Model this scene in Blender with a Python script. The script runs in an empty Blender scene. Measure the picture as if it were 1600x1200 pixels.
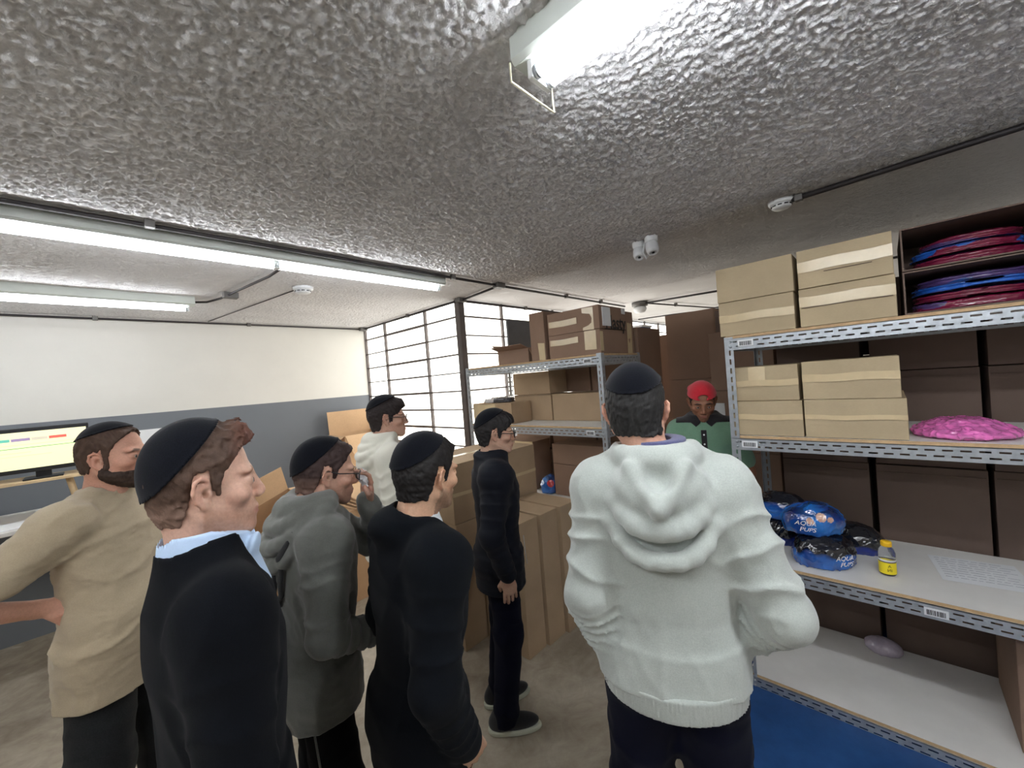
import bpy, bmesh, math, random
import numpy as np
from mathutils import Vector, Matrix, Euler
random.seed(7)
S = bpy.context.scene
COL = S.collection
D = bpy.data
PI = math.pi

# ------------------------------------------------------------------ camera
H_EYE = 1.82
yaw, pitch, roll = [math.radians(v) for v in (43.22, -0.53, -4.46)]
cy_, sy_ = math.cos(yaw), math.sin(yaw)
Fw = Vector((cy_*math.cos(pitch), sy_*math.cos(pitch), math.sin(pitch)))
R0 = Vector((sy_, -cy_, 0)); U0 = R0.cross(Fw)
Rt = R0*math.cos(roll) + U0*math.sin(roll)
Up = -R0*math.sin(roll) + U0*math.cos(roll)
camd = D.cameras.new('camera'); cam = D.objects.new('camera', camd); COL.objects.link(cam)
cam.matrix_world = Matrix(((Rt.x, Up.x, -Fw.x, 0), (Rt.y, Up.y, -Fw.y, 0), (Rt.z, Up.z, -Fw.z, H_EYE), (0, 0, 0, 1)))
camd.sensor_fit = 'HORIZONTAL'; camd.sensor_width = 36; camd.lens = 36*625/1600
camd.clip_start = 0.02; camd.clip_end = 60
S.camera = cam
# ------------------------------------------------------------------ world, exposure
S.view_settings.view_transform = 'Standard'; S.view_settings.look = 'None'
S.view_settings.gamma = 1; S.view_settings.use_curve_mapping = False
S.view_settings.exposure = 0.8
W = D.worlds.new('world'); S.world = W; W.use_nodes = True
W.node_tree.nodes['Background'].inputs[0].default_value = (0.80, 0.88, 1.0, 1)
W.node_tree.nodes['Background'].inputs[1].default_value = 1.0
TUBE_E = 23.0      # fluorescent tubes
PANE_E = 2.2      # daylight coming through the milky window panes

# ------------------------------------------------------------------ helpers
def srgb(r, g, b):
    f = lambda c: (c/255/12.92) if c/255 <= .04045 else ((c/255+.055)/1.055)**2.4
    return (f(r), f(g), f(b), 1)

def obj(name, me, mat=None, parent=None, loc=None, rot=None):
    if isinstance(me, bmesh.types.BMesh):
        b = me; me = D.meshes.new(name); b.normal_update(); b.to_mesh(me); b.free()
    o = D.objects.new(name, me); COL.objects.link(o)
    if mat is not None and me is not None and not me.materials: me.materials.append(mat)
    if parent is not None: o.parent = parent
    if loc is not None: o.location = loc
    if rot is not None: o.rotation_euler = rot
    return o

def tag(o, label, cat, group=None, kind=None):
    o['label'] = label; o['category'] = cat
    if group: o['group'] = group
    if kind: o['kind'] = kind
    return o

def empty(name, label, cat, loc=(0, 0, 0), rz=0, group=None, rot=None):
    o = D.objects.new(name, None); COL.objects.link(o); o.location = loc
    o.rotation_euler = rot if rot is not None else (0, 0, rz); o.empty_display_size = .1
    return tag(o, label, cat, group)

def struct(name, me, mat):
    o = obj(name, me, mat); o['kind'] = 'structure'; return o

def bx(bm, x0, x1, y0, y1, z0, z1, mi=0, bev=0):
    vs = [bm.verts.new((x, y, z)) for x in (x0, x1) for y in (y0, y1) for z in (z0, z1)]
    fs = []
    for idx in ((0, 1, 3, 2), (4, 6, 7, 5), (0, 4, 5, 1), (2, 3, 7, 6), (0, 2, 6, 4), (1, 5, 7, 3)):
        f = bm.faces.new([vs[i] for i in idx]); f.material_index = mi; fs.append(f)
    if bev:
        es = {e for f in fs for e in f.edges}
        bmesh.ops.bevel(bm, geom=list(es), offset=bev, segments=2, affect='EDGES', profile=.5)
    return vs

def box(x0, x1, y0, y1, z0, z1, bev=0):
    bm = bmesh.new(); bx(bm, x0, x1, y0, y1, z0, z1, 0, bev); return bm

def tube(bm, pts, r, n=10, caps=True, mi=0):
    pts = [Vector(p) for p in pts]; rings = []
    rr = r if isinstance(r, (list, tuple)) else [r]*len(pts)
    ref = None
    for i, p in enumerate(pts):
        a = pts[max(i-1, 0)]; b = pts[min(i+1, len(pts)-1)]
        t = (b-a).normalized()
        if ref is None or abs(ref.dot(t)) > .95:
            ref = Vector((0, 0, 1)) if abs(t.z) < .9 else Vector((1, 0, 0))
        u = (ref - t*ref.dot(t)).normalized(); v = t.cross(u); ref = u
        rings.append([bm.verts.new(p + (u*math.cos(2*PI*k/n)+v*math.sin(2*PI*k/n))*rr[i]) for k in range(n)])
    for A, B in zip(rings, rings[1:]):
        for k in range(n):
            f = bm.faces.new((A[k], A[(k+1) % n], B[(k+1) % n], B[k])); f.smooth = True; f.material_index = mi
    if caps:
        bm.faces.new(rings[0][::-1]).material_index = mi; bm.faces.new(rings[-1]).material_index = mi
    return bm

def lathe(bm, prof, n=32, c=(0, 0, 0), mi=0, axis=None):
    rings = []
    M = axis if axis is not None else Matrix.Identity(3)
    for r, z in prof:
        rings.append([bm.verts.new(Vector(c)+M @ Vector((r*math.cos(2*PI*k/n), r*math.sin(2*PI*k/n), z))) for k in range(n)])
    for A, B in zip(rings, rings[1:]):
        for k in range(n):
            f = bm.faces.new((A[k], A[(k+1) % n], B[(k+1) % n], B[k])); f.smooth = True; f.material_index = mi
    if prof[0][0] > 1e-5: bm.faces.new(rings[0][::-1]).material_index = mi
    if prof[-1][0] > 1e-5: bm.faces.new(rings[-1]).material_index = mi
    bmesh.ops.remove_doubles(bm, verts=bm.verts, dist=1e-6)
    return bm

def text_mesh(body, size, extrude=.0008, shear=0, align='CENTER', offset=0):
    cu = D.curves.new('t', 'FONT'); cu.body = body; cu.size = size; cu.extrude = extrude; cu.shear = shear
    cu.align_x = align; cu.align_y = 'CENTER'; cu.offset = offset; cu.resolution_u = 3
    o = D.objects.new('t', cu); COL.objects.link(o)
    dg = bpy.context.evaluated_depsgraph_get()
    me = D.meshes.new_from_object(o.evaluated_get(dg)); D.objects.remove(o); D.curves.remove(cu)
    return me

# ------------------------------------------------------------------ materials
class NT:
    def __init__(s, name, rough=.6, metal=0., spec=.5):
        s.m = D.materials.new(name); s.m.use_nodes = True; s.t = s.m.node_tree; s.n = s.t.nodes
        s.b = s.n['Principled BSDF']; s.b.inputs['Roughness'].default_value = rough
        s.b.inputs['Metallic'].default_value = metal; s.b.inputs['Specular IOR Level'].default_value = spec
    def node(s, ty, **kw):
        n = s.n.new(ty)
        for k, v in kw.items():
            if k in n.inputs: n.inputs[k].default_value = v
            else: setattr(n, k, v)
        return n
    def link(s, a, b): s.t.links.new(a, b)
    def coord(s, scale=(1, 1, 1), kind='Object', rot=(0, 0, 0)):
        tc = s.node('ShaderNodeTexCoord'); mp = s.node('ShaderNodeMapping'); mp.inputs['Scale'].default_value = scale
        mp.inputs['Rotation'].default_value = rot
        s.link(tc.outputs[kind], mp.inputs['Vector']); return mp.outputs['Vector']
    def noise(s, scale, detail=4, rough=.55, vec=None, dist=0):
        n = s.node('ShaderNodeTexNoise'); n.inputs['Scale'].default_value = scale; n.inputs['Detail'].default_value = detail
        n.inputs['Roughness'].default_value = rough; n.inputs['Distortion'].default_value = dist
        if vec is not None: s.link(vec, n.inputs['Vector'])
        return n.outputs['Fac']
    def ramp(s, fac, stops):
        r = s.node('ShaderNodeValToRGB'); el = r.color_ramp.elements
        while len(el) < len(stops): el.new(.5)
        for e, (p, c) in zip(el, stops): e.position = p; e.color = c if len(c) == 4 else (*c, 1)
        s.link(fac, r.inputs['Fac']); return r.outputs['Color']
    def bump(s, h, strength=.5, dist=.01, prev=None):
        b = s.node('ShaderNodeBump'); b.inputs['Strength'].default_value = strength; b.inputs['Distance'].default_value = dist
        s.link(h, b.inputs['Height'])
        if prev is not None: s.link(prev, b.inputs['Normal'])
        return b.outputs['Normal']
    def mix(s, fac, a, b, mode='MIX'):
        m = s.node('ShaderNodeMix', data_type='RGBA', blend_type=mode)
        for sock, v in ((m.inputs['Factor'], fac), (m.inputs[6], a), (m.inputs[7], b)):
            if isinstance(v, (int, float)): sock.default_value = v
            elif isinstance(v, tuple): sock.default_value = v
            else: s.link(v, sock)
        return m.outputs[2]
    def math(s, op, a, b=0.):
        m = s.node('ShaderNodeMath', operation=op)
        for sock, v in zip(m.inputs, (a, b)):
            if isinstance(v, (int, float)): sock.default_value = v
            else: s.link(v, sock)
        return m.outputs[0]
    def color(s, c):
        if isinstance(c, tuple): s.b.inputs['Base Color'].default_value = c
        else: s.link(c, s.b.inputs['Base Color'])
    def normal(s, n): s.link(n, s.b.inputs['Normal'])

def sc(c, k): return (min(c[0]*k, 1), min(c[1]*k, 1), min(c[2]*k, 1), 1)

def simple(name, col, rough=.6, metal=0., var=.12, vs=8, bump=0, bs=200, spec=.5):
    t = NT(name, rough, metal, spec); f = t.noise(vs, 5, .6, t.coord())
    t.color(t.ramp(f, [(.3, sc(col, 1-var)), (.7, sc(col, 1+var))]))
    if bump: t.normal(t.bump(t.noise(bs, 3, .6, t.coord()), bump, .002))
    return t.m

def fabric(name, col, rough=.9, var=.18, weave=700, bump=.35, fuzz=0.25, spec=.15):
    t = NT(name, rough, 0, spec); v = t.coord()
    a = t.noise(5, 4, .6, v); c = t.noise(260, 2, .6, v)
    base = t.ramp(a, [(.3, sc(col, 1-var*.6)), (.7, sc(col, 1+var*.6))])
    sp = t.ramp(c, [(.35, sc((1, 1, 1, 1), 1-var)), (.65, (1, 1, 1, 1))])
    t.color(t.mix(1., base, sp, 'MULTIPLY'))
    t.normal(t.bump(t.noise(weave, 2, .7, v), bump, .0015))
    t.b.inputs['Sheen Weight'].default_value = fuzz; t.b.inputs['Sheen Roughness'].default_value = .6
    return t.m

def cardboard(name, col, var=.08, band=True):
    t = NT(name, .82, 0, .25); v = t.coord()
    a = t.noise(3, 5, .6, v); fine = t.noise(90, 3, .6, t.coord((1, 1, 6)))
    base = t.ramp(a, [(.3, sc(col, 1-var)), (.7, sc(col, 1+var))])
    base = t.mix(.35, base, t.mix(1., base, t.ramp(fine, [(.3, sc((1, 1, 1, 1), .8)), (.7, (1, 1, 1, 1))]), 'MULTIPLY'))
    t.color(base)
    w = t.node('ShaderNodeTexWave', wave_type='BANDS', bands_direction='DIAGONAL'); w.inputs['Scale'].default_value = 60
    w.inputs['Distortion'].default_value = .5
    n1 = t.bump(w.outputs['Fac'], .06, .001)
    t.normal(t.bump(t.noise(6, 3, .5, v), .25, .012, n1))
    return t.m

def emis(name, col, e):
    t = NT(name, .5); t.color(col); t.b.inputs['Emission Color'].default_value = col; t.b.inputs['Emission Strength'].default_value = e
    return t.m

M = {}
M['card'] = cardboard('card_tan', srgb(176, 152, 124))
M['card_pale'] = cardboard('card_pale', srgb(184, 166, 136))
M['card_brown'] = cardboard('card_brown', srgb(146, 120, 102))
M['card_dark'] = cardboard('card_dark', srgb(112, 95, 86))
M['card_orange'] = cardboard('card_orange', srgb(206, 172, 136))
M['tape'] = simple('packing_tape', srgb(206, 186, 150), .22, 0, .05, 20)
M['paper'] = simple('white_paper', srgb(232, 234, 236), .7, 0, .03)
M['ink'] = simple('black_ink', srgb(24, 22, 22), .6)
M['steel'] = simple('galvanised_steel', srgb(176, 182, 188), .42, .55, .12, 30, .15, 120)
M['board'] = simple('white_board', srgb(226, 224, 220), .5, 0, .05, 5, .05, 90)
M['board_edge'] = simple('raw_board_edge', srgb(190, 160, 122), .8, 0, .15, 40)
M['black_plastic'] = simple('black_plastic', srgb(28, 29, 32), .35, 0, .1)
M['white_plastic'] = simple('white_plastic', srgb(222, 224, 226), .35, 0, .03)
M['dark_conduit'] = simple('dark_conduit', srgb(50, 46, 48), .5, .2, .1)
M['fixture'] = simple('fixture_enamel', srgb(206, 212, 206), .35, .1, .04)
M['tube'] = emis('fluorescent_tube', (.93, .955, 1.0, 1), TUBE_E)
M['wood'] = simple('pale_wood', srgb(206, 180, 142), .6, 0, .15, 14)
M['brown_wood'] = simple('brown_wood', srgb(128, 74, 52), .6, 0, .2, 14)
M['blue_tarp'] = simple('blue_plastic', srgb(30, 66, 120), .4, 0, .15)
M['frame'] = simple('window_frame_paint', srgb(92, 84, 82), .5, .2, .15)
M['grey_board'] = simple('grey_board', srgb(70, 72, 76), .7)

# pane: milky glass with daylight behind it, faint stains
t = NT('milky_glass', .35)
v = t.coord(); a = t.noise(2.2, 6, .65, v)
c = t.ramp(a, [(.30, srgb(222, 218, 206)), (.55, srgb(246, 244, 236)), (.8, srgb(250, 250, 246))])
t.color(c); t.link(c, t.b.inputs['Emission Color']); t.b.inputs['Emission Strength'].default_value = PANE_E
M['pane'] = t.m
# lower/left walls
def wall_mat(name, col, var=.04):
    t = NT(name, .75, 0, .3); v = t.coord()
    a = t.noise(1.3, 6, .65, v); s_ = t.noise(26, 4, .7, t.coord((1, 1, .35)))
    base = t.ramp(a, [(.3, sc(col, 1-var)), (.7, sc(col, 1+var))])
    marks = t.ramp(s_, [(.24, sc((1, 1, 1, 1), .86)), (.30, (1, 1, 1, 1))])
    t.color(t.mix(1., base, marks, 'MULTIPLY')); t.normal(t.bump(t.noise(60, 4, .6, v), .12, .004)); return t.m
M['wall_cream'] = wall_mat('wall_cream', srgb(222, 220, 214))
M['wall_grey'] = wall_mat('wall_grey_paint', srgb(120, 125, 132))
# rough rendered ceiling
t = NT('ceiling_render', .85, 0, .18); v = t.coord()
a = t.noise(1.1, 5, .6, v); col = t.ramp(a, [(.3, srgb(212, 211, 212)), (.7, srgb(232, 231, 232))])
t.color(col)
t.normal(t.bump(t.noise(120, 4, .6, v, .3), .7, .006)); M['ceiling'] = t.m
# floors
t = NT('floor_concrete', .55, 0, .4); v = t.coord()
a = t.noise(1.2, 7, .68, v, .6); b = t.noise(7, 6, .7, v, 1.2); st = t.noise(2.6, 3, .5, v, .4)
base = t.ramp(a, [(.32, srgb(134, 125, 112)), (.5, srgb(168, 159, 145)), (.68, srgb(192, 185, 172))])
base = t.mix(.5, base, t.ramp(b, [(.35, srgb(120, 108, 96)), (.65, srgb(196, 190, 178))]), 'SOFT_LIGHT')
base = t.mix(t.ramp(st, [(.68, (0, 0, 0)), (.71, (.7, .7, .7))]), base, srgb(206, 202, 192))
t.color(base); t.normal(t.bump(b, .15, .004)); M['floor'] = t.m
t = NT('floor_blue', .45, 0, .4); v = t.coord()
a = t.noise(3, 6, .65, v); t.color(t.ramp(a, [(.3, srgb(26, 62, 112)), (.7, srgb(44, 88, 146))]))
t.normal(t.bump(t.noise(60, 4, .6, v), .1, .003)); M['floor_blue'] = t.m

# ------------------------------------------------------------------ the room
HC = 2.70
def quad(pts, flip=False):
    bm = bmesh.new(); vs = [bm.verts.new(p) for p in pts]; bm.faces.new(vs[::-1] if flip else vs); return bm
struct('floor', box(-3, 10, -3, 6, -.1, 0), M['floor'])
struct('floor_paint', box(1.3, 4.2, -2.9, .69, 0.0005, .004), M['floor_blue'])

# ceiling: a real, lumpy surface near the camera, coarser further away
def vnoise(x, y, seed=0):
    xi = np.floor(x).astype(np.int64); yi = np.floor(y).astype(np.int64); fx = x-xi; fy = y-yi
    fx = fx*fx*(3-2*fx); fy = fy*fy*(3-2*fy)
    def h(a, b):
        n = (a*374761393 + b*668265263 + seed*362437) & 0xffffffff
        n = ((n ^ (n >> 13))*1274126177) & 0xffffffff
        return ((n ^ (n >> 16)) & 0xffff)/65535.
    return (h(xi, yi)*(1-fx)+h(xi+1, yi)*fx)*(1-fy)+(h(xi, yi+1)*(1-fx)+h(xi+1, yi+1)*fx)*fy

def grid_mesh(name, x0, x1, y0, y1, step, fn, flip=False):
    nx = int(round((x1-x0)/step))+1; ny = int(round((y1-y0)/step))+1
    X, Y = np.meshgrid(np.linspace(x0, x1, nx), np.linspace(y0, y1, ny), indexing='ij')
    Z = fn(X, Y); co = np.stack([X, Y, Z], -1).reshape(-1, 3)
    i = np.arange(nx-1)[:, None]*ny + np.arange(ny-1)[None, :]
    q = np.stack([i, i+ny, i+ny+1, i+1], -1).reshape(-1, 4)
    if flip: q = q[:, ::-1]
    return np_mesh(name, co, q)

def np_mesh(name, co, q, smooth=True):
    me = D.meshes.new(name); n = len(co); m = len(q)
    me.vertices.add(n); me.vertices.foreach_set('co', co.astype(np.float32).ravel())
    me.loops.add(m*4); me.loops.foreach_set('vertex_index', q.astype(np.int32).ravel())
    me.polygons.add(m); me.polygons.foreach_set('loop_start', np.arange(0, m*4, 4, dtype=np.int32))
    me.polygons.foreach_set('use_smooth', np.full(m, smooth)); me.update(); me.validate(); return me

def ceil_z(X, Y):
    wx = X + .02*vnoise(X*18, Y*18, 5); wy = Y + .02*vnoise(X*18, Y*18, 9)
    n = np.abs(vnoise(wx*66, wy*66, 1)-.5)*2; n2 = np.abs(vnoise(wx*130, wy*130, 2)-.5)*2
    n3 = vnoise(X*6, Y*6, 3)
    lump = (1-n)**2*.0125 + (1-n2)**2*.0065
    fade = np.clip(1-(X-2.55)/.5, .30, 1)
    edge = np.clip((2.405+.03*(vnoise(X*9, Y*3, 8)-.5)+.012*(vnoise(X*60, Y*60, 4)-.5)-Y)/.012, 0, 1)   # the thick coat stops here
    return HC - lump*fade*(.40+.60*edge) - .004*n3 - .007*edge*np.clip((2.7-X)/.3, 0, 1)
bmc = grid_mesh('ceiling', -1.4, 4.2, -1.3, 5.3, .0062, ceil_z, True)
struct('ceiling', bmc, M['ceiling'])
struct('ceiling_slab', box(-3, 10, -3, 6, HC+.004, HC+.12), M['ceiling'])
D.objects['ceiling_slab'].name = 'ceiling_far'
YL, XP, YP = 5.24, 2.69, 3.19
bm = box(-3, XP+.1, YL, YL+.12, 1.775, HC)
struct('wall_left', bm, M['wall_cream'])
struct('wall_left_lower', box(-3, XP+.1, YL-.001, YL+.12, 0, 1.775), M['wall_grey'])
struct('wall_back', box(-3.1, -3, -3, 6, 0, HC), M['wall_cream'])
struct('wall_right', box(-3, 10, -3.1, -3, 0, HC), M['wall_cream'])
struct('wall_far', box(9.6, 9.7, -3, 6, 0, HC), M['wall_cream'])

# window walls: milky panes in a dark steel grid
rows = [1.164-.195*k for k in range(5, 0, -1)] + [1.164, 1.357, 1.553, 1.748, 1.941, 2.134, 2.328, 2.526, HC-.012]
def window_wall(idx, along, c, a0, a1, posts, holes=()):
    root = obj('window_%d' % idx, box(*( (c+.02, c+.03, a0, a1) if along == 'y' else (a0, a1, c+.02, c+.03)), .1, HC), M['pane'])
    root['kind'] = 'structure'
    bm = bmesh.new()
    ps = [a0] + list(posts) + [a1]
    for p in ps:
        w = .011 if p not in (a0, a1) else .016
        if along == 'y': bx(bm, c-.012, c+.028, p-w, p+w, 0, HC)
        else: bx(bm, p-w, p+w, c-.012, c+.028, 0, HC)
    obj('window_post', bm, M['frame'], root)
    bm = bmesh.new()
    for k, z in enumerate(rows):
        w = .006 if k % 2 else .008
        for p, q in zip(ps, ps[1:]):
            ww = w*1.6 if (q-p) > .88 and along == 'y' else w
            if along == 'y': bx(bm, c-.006, c+.026, p, q, z-ww, z+ww)
            else: bx(bm, p, q, c-.006, c+.026, z-ww, z+ww)
    obj('glazing_bar', bm, M['frame'], root)
    return root
window_wall(1, 'y', XP, YP, YL, [3.81, 4.71])
window_wall(2, 'x', YP, XP, 9.6, [3.31, 4.28, 5.2, 6.1, 7.05, 7.65, 8.5])
struct('trim_1', box(XP-.035, XP+.035, YP-.035, YP+.035, 0, HC), M['frame'])
struct('wall_left_sill', box(XP, XP+.1, YP+.03, YL, 0, .2), M['wall_grey'])
struct('wall_far_sill', box(XP+.03, 9.6, YP, YP+.1, 0, .2), M['wall_grey'])
tag(obj('grey_panel', box(3.34, 4.0, YP-.05, YP-.03, 2.14, 2.515), M['grey_board']), 'dark grey board standing against the white window panes above the middle rack', 'board')

# ------------------------------------------------------------------ conduits, sensors, lamps on the ceiling
def conduit(label, pts, r=.011, boxes=(), clips=(), bend=True):
    root = empty('cable_conduit', label, 'conduit', pts[0], 0, 'conduits along the ceiling')
    o = Vector(pts[0]); bm = bmesh.new(); tube(bm, [Vector(p)-o for p in pts], r, 8)
    obj('pipe', bm, M['dark_conduit'], root)
    for b in boxes:
        c = Vector(b)-o; bm = bmesh.new(); bx(bm, c.x-.05, c.x+.05, c.y-.035, c.y+.035, c.z-.022, c.z+.03, 0, .006)
        obj('junction_box', bm, M['grey_conduit'], root)
    for b in clips:
        c = Vector(b)-o; bm = bmesh.new(); bx(bm, c.x-.018, c.x+.018, c.y-.018, c.y+.018, c.z-.016, c.z+.03, 0, .004)
        obj('clip', bm, M['grey_conduit'], root)
    return root
M['grey_conduit'] = simple('grey_conduit', srgb(112, 110, 108), .5, .3, .1)
zc = HC-.028
conduit('long dark conduit running above the long lit tube lamp to the far lamp', [(-2.4, 2.46, zc), (2.60, 2.49, zc), (4.9, 2.47, zc)], .0115,
        [(2.58, 2.49, zc)], [(.25, 2.46, zc), (2.05, 2.48, zc), (3.6, 2.48, zc), (4.3, 2.47, zc)])
conduit('short dark conduit joining the long one to the window corner', [(2.58, 2.49, zc), (2.67, 3.10, zc)], .011, [(2.66, 3.12, zc)], [])
conduit('dark conduit along the top of the left window grid', [(2.655, 3.1, zc), (2.655, 5.19, zc)], .011, [(2.64, 5.18, zc)], [(2.655, 4.1, zc)])
conduit('dark conduit along the top edge of the cream wall', [(-2.4, 5.20, zc), (2.64, 5.20, zc)], .010, [], [(.1, 5.20, zc), (1.3, 5.20, zc)])
conduit('dark conduit along the top of the window grid behind the middle rack', [(2.70, 3.155, zc), (9.4, 3.155, zc)], .010, [], [(3.7, 3.155, zc), (5.2, 3.155, zc)])
conduit('blue-black conduit crossing the ceiling to the smoke detector above the right rack', [(2.66, .33, zc), (2.62, -.45, zc), (2.58, -2.4, zc)], .014, [], [(2.66, .30, zc)])
conduit('dark conduit running from the far round lamp toward the right rack', [(4.95, 2.25, zc), (5.10, 1.4, zc), (5.2, -1.5, zc)], .012, [], [(5.1, 1.3, zc)])
conduit('thin dark conduit bending beyond the far round lamp', [(4.98, 2.2, zc), (5.7, 2.05, zc), (6.55, 1.85, zc), (6.6, .8, zc)], .010, [], [(5.6, 2.07, zc)])
conduit('faint dark conduit furthest away under the far ceiling', [(6.4, 3.0, zc), (6.5, 2.45, zc), (7.0, 1.2, zc)], .010, [], [])
conduit('short bent cable feeding the tube lamp nearest the cream wall', [(.67, 4.16, zc), (.74, 4.12, zc), (.80, 3.93, zc), (.92, 3.1, zc), (.93, 2.72, zc)], .009, [(.84, 3.80, zc)], [])
conduit('thin pale cable running to the round detector by the left window', [(1.22, 3.42, HC-.012), (.93, 5.2, HC-.012)], .004)

def detector(label, x, y, r=.055):
    root = empty('smoke_detector', label, 'smoke detector', (x, y, HC))
    bm = bmesh.new(); lathe(bm, [(r, 0), (r, -.022), (r*.92, -.030), (r*.80, -.033)], 36); obj('base', bm, M['white_plastic'], root)
    bm = bmesh.new(); lathe(bm, [(r*.78, -.030), (r*.74, -.046), (r*.6, -.054), (.001, -.057)], 36); obj('cover', bm, M['white_plastic'], root)
    bm = bmesh.new()
    for k in range(10):
        a = 2*PI*k/10; rr = r*.765
        tube(bm, [(rr*math.cos(a-.2), rr*math.sin(a-.2), -.040), (rr*math.cos(a), rr*math.sin(a), -.040), (rr*math.cos(a+.2), rr*math.sin(a+.2), -.040)], .0035, 6)
    obj('vent', bm, M['black_plastic'], root)
detector('white round smoke detector on the ceiling at the end of the blue-black conduit', 2.675, .38, .062)
detector('pale round detector on the ceiling near the left window grid', 1.24, 3.38, .075)

def ceiling_lamp(label, x, y):
    root = empty('ceiling_lamp', label, 'lamp', (x, y, HC))
    bm = bmesh.new(); lathe(bm, [(.10, 0), (.10, -.05), (.07, -.06)], 28); obj('base', bm, M['grey_conduit'], root)
    bm = bmesh.new(); lathe(bm, [(.07, -.055), (.085, -.09), (.06, -.13), (.001, -.145)], 28); obj('lamp_shade', bm, M['white_plastic'], root)
ceiling_lamp('small round white ceiling lamp at the far end of the long conduit', 4.98, 2.30)

def camera_dome(label, x, y, rz, tilt):
    root = empty('security_camera', label, 'security camera', (x, y, HC), rz, 'pair of white security cameras')
    bm = bmesh.new(); lathe(bm, [(.040, 0), (.042, -.012), (.040, -.045), (.036, -.05)], 28)
    obj('base', bm, M['white_plastic'], root)
    ax = Matrix.Rotation(tilt, 3, 'Y')
    bm = bmesh.new(); lathe(bm, [(.001, .03), (.034, .018), (.040, -.01), (.040, -.045), (.034, -.066), (.022, -.072), (.020, -.066), (.001, -.066)], 28, (-.004, 0, -.062), 0, ax)
    h = obj('camera_head', bm, M['white_plastic'], root)
    bm = bmesh.new(); lathe(bm, [(.0095, -.0665), (.0095, -.069), (.001, -.071)], 20, (-.004, 0, -.062), 0, ax); obj('lens', bm, M['black_plastic'], h)
camera_dome('left one of two small white security cameras on the ceiling', 2.63, 1.19, PI*1.12, -.5)
camera_dome('right one of two small white security cameras on the ceiling', 2.58, 1.08, PI*1.25, -.35)
bm = bmesh.new(); tube(bm, [(2.61, 1.13, HC-.01), (2.60, 1.15, HC-.10), (2.62, 1.14, HC-.135), (2.64, 1.12, HC-.10), (2.63, 1.11, HC-.01)], .008, 8)
tag(obj('white_cable', bm, M['white_plastic']), 'looped white cable hanging between the two security cameras', 'cable')

def tube_lamp(label, cx, cy, cz, length, ang, ntubes=1, joint=None, guard=False, w=.075):
    """linear fluorescent lamp, local x = its length, centre at (cx,cy), hung from the ceiling"""
    root = empty('tube_lamp', label, 'ceiling lamp', (cx, cy, cz), ang)
    L = length/2
    bm = bmesh.new(); prof = [(-w, .075), (w, .075), (w, .012), (w*.8, 0), (-w*.8, 0), (-w, .012)]
    ends = []
    for x in (-L, L): ends.append([bm.verts.new((x, y, z)) for y, z in prof])
    n = len(prof)
    for k in range(n): bm.faces.new((ends[0][k], ends[0][(k+1) % n], ends[1][(k+1) % n], ends[1][k]))
    bm.faces.new(ends[0][::-1]); bm.faces.new(ends[1])
    bmesh.ops.recalc_face_normals(bm, faces=bm.faces)
    obj('housing', bm, M['fixture'], root)
    ys = [0] if ntubes == 1 else [-.024, .024]
    segs = [(-L+.06, L-.06)] if joint is None else [(-L+.06, joint-.012), (joint+.012, L-.06)]
    for y in ys:
        for a, b in segs:
            bm = bmesh.new(); tube(bm, [(a, y, -.028), (b, y, -.028)], .0165, 16)
            g = obj('fluorescent_tube', bm, M['tube'], root)
            for e, s in ((a, -1), (b, 1)):
                bm = bmesh.new(); tube(bm, [(e, y, -.028), (e+s*.010, y, -.028)], .0172, 16); obj('tube_cap', bm, M['steel'], g)
    for a, b in segs:
        for e in (a-.02, b+.02):
            bm = bmesh.new()
            bx(bm, e-.008, e+.008, min(ys)-.016, max(ys)+.016, -.045, .004, 0, .003)
            obj('lamp_holder', bm, M['white_plastic'], root)
    if guard:
        for x in (L-.025, -L+.025):
            bm = bmesh.new(); tube(bm, [(x, -w-.004, .08), (x, -w-.012, -.075), (x, w+.035, -.075), (x, w+.035, -.03)], .0028, 8); obj('wire_hanger', bm, M['steel_pale'], root)
    return root
M['steel_pale'] = simple('pale_wire', srgb(226, 220, 196), .4, .3)
tube_lamp('long lit tube lamp running beside the long conduit at the upper left', .80, 2.555, 2.615, 2.40, 0, 1, .0, w=.045)
tube_lamp('lit tube lamp nearest the cream wall at the left', -.56, 4.10, 2.625, 2.42, 0, 1, None, w=.05)
tube_lamp('big lit twin tube lamp with wire hangers overhead at the top', .842, -.60, 2.612, 2.50, PI/2, 2, None, True, w=.062)
tube_lamp('lit tube lamp on the ceiling behind the viewer', -.85, .25, 2.61, 2.4, PI/2, 2, None, False)

# ------------------------------------------------------------------ slotted steel racks
def slot_plate(bm, o, u, v, L, Hh, rows, p=.052, sl=.032, sh=.008, th=.0022):
    """perforated strip from corner o along u (length L) and v (height Hh); rows = slot centre heights"""
    o, u, v = Vector(o), Vector(u), Vector(v); n = u.cross(v)*th
    def q(a0, a1, b0, b1):
        for s in (0, 1):
            c = [o+u*a+v*b+n*s for a, b in ((a0, b0), (a1, b0), (a1, b1), (a0, b1))]
            vs = [bm.verts.new(x) for x in c]; bm.faces.new(vs if s else vs[::-1])
        return
    b = 0.
    for i, rz in enumerate(rows):
        q(0, L, b, rz-sh/2); b = rz+sh/2
        off = (p/2 if i % 2 else 0)+.012; a = 0.
        x = off
        while x+sl < L-.005:
            q(a, x, rz-sh/2, b); a = x+sl; x += p
        q(a, L, rz-sh/2, b)
    q(0, L, b, Hh)
    for a, bb, c, d in ((0, 0, 0, Hh), (L, 0, L, Hh), (0, 0, L, 0), (0, Hh, L, Hh)):
        P = [o+u*a+v*bb, o+u*c+v*d]; vs = [bm.verts.new(x) for x in (P[0], P[1], P[1]+n, P[0]+n)]; bm.faces.new(vs)

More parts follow.
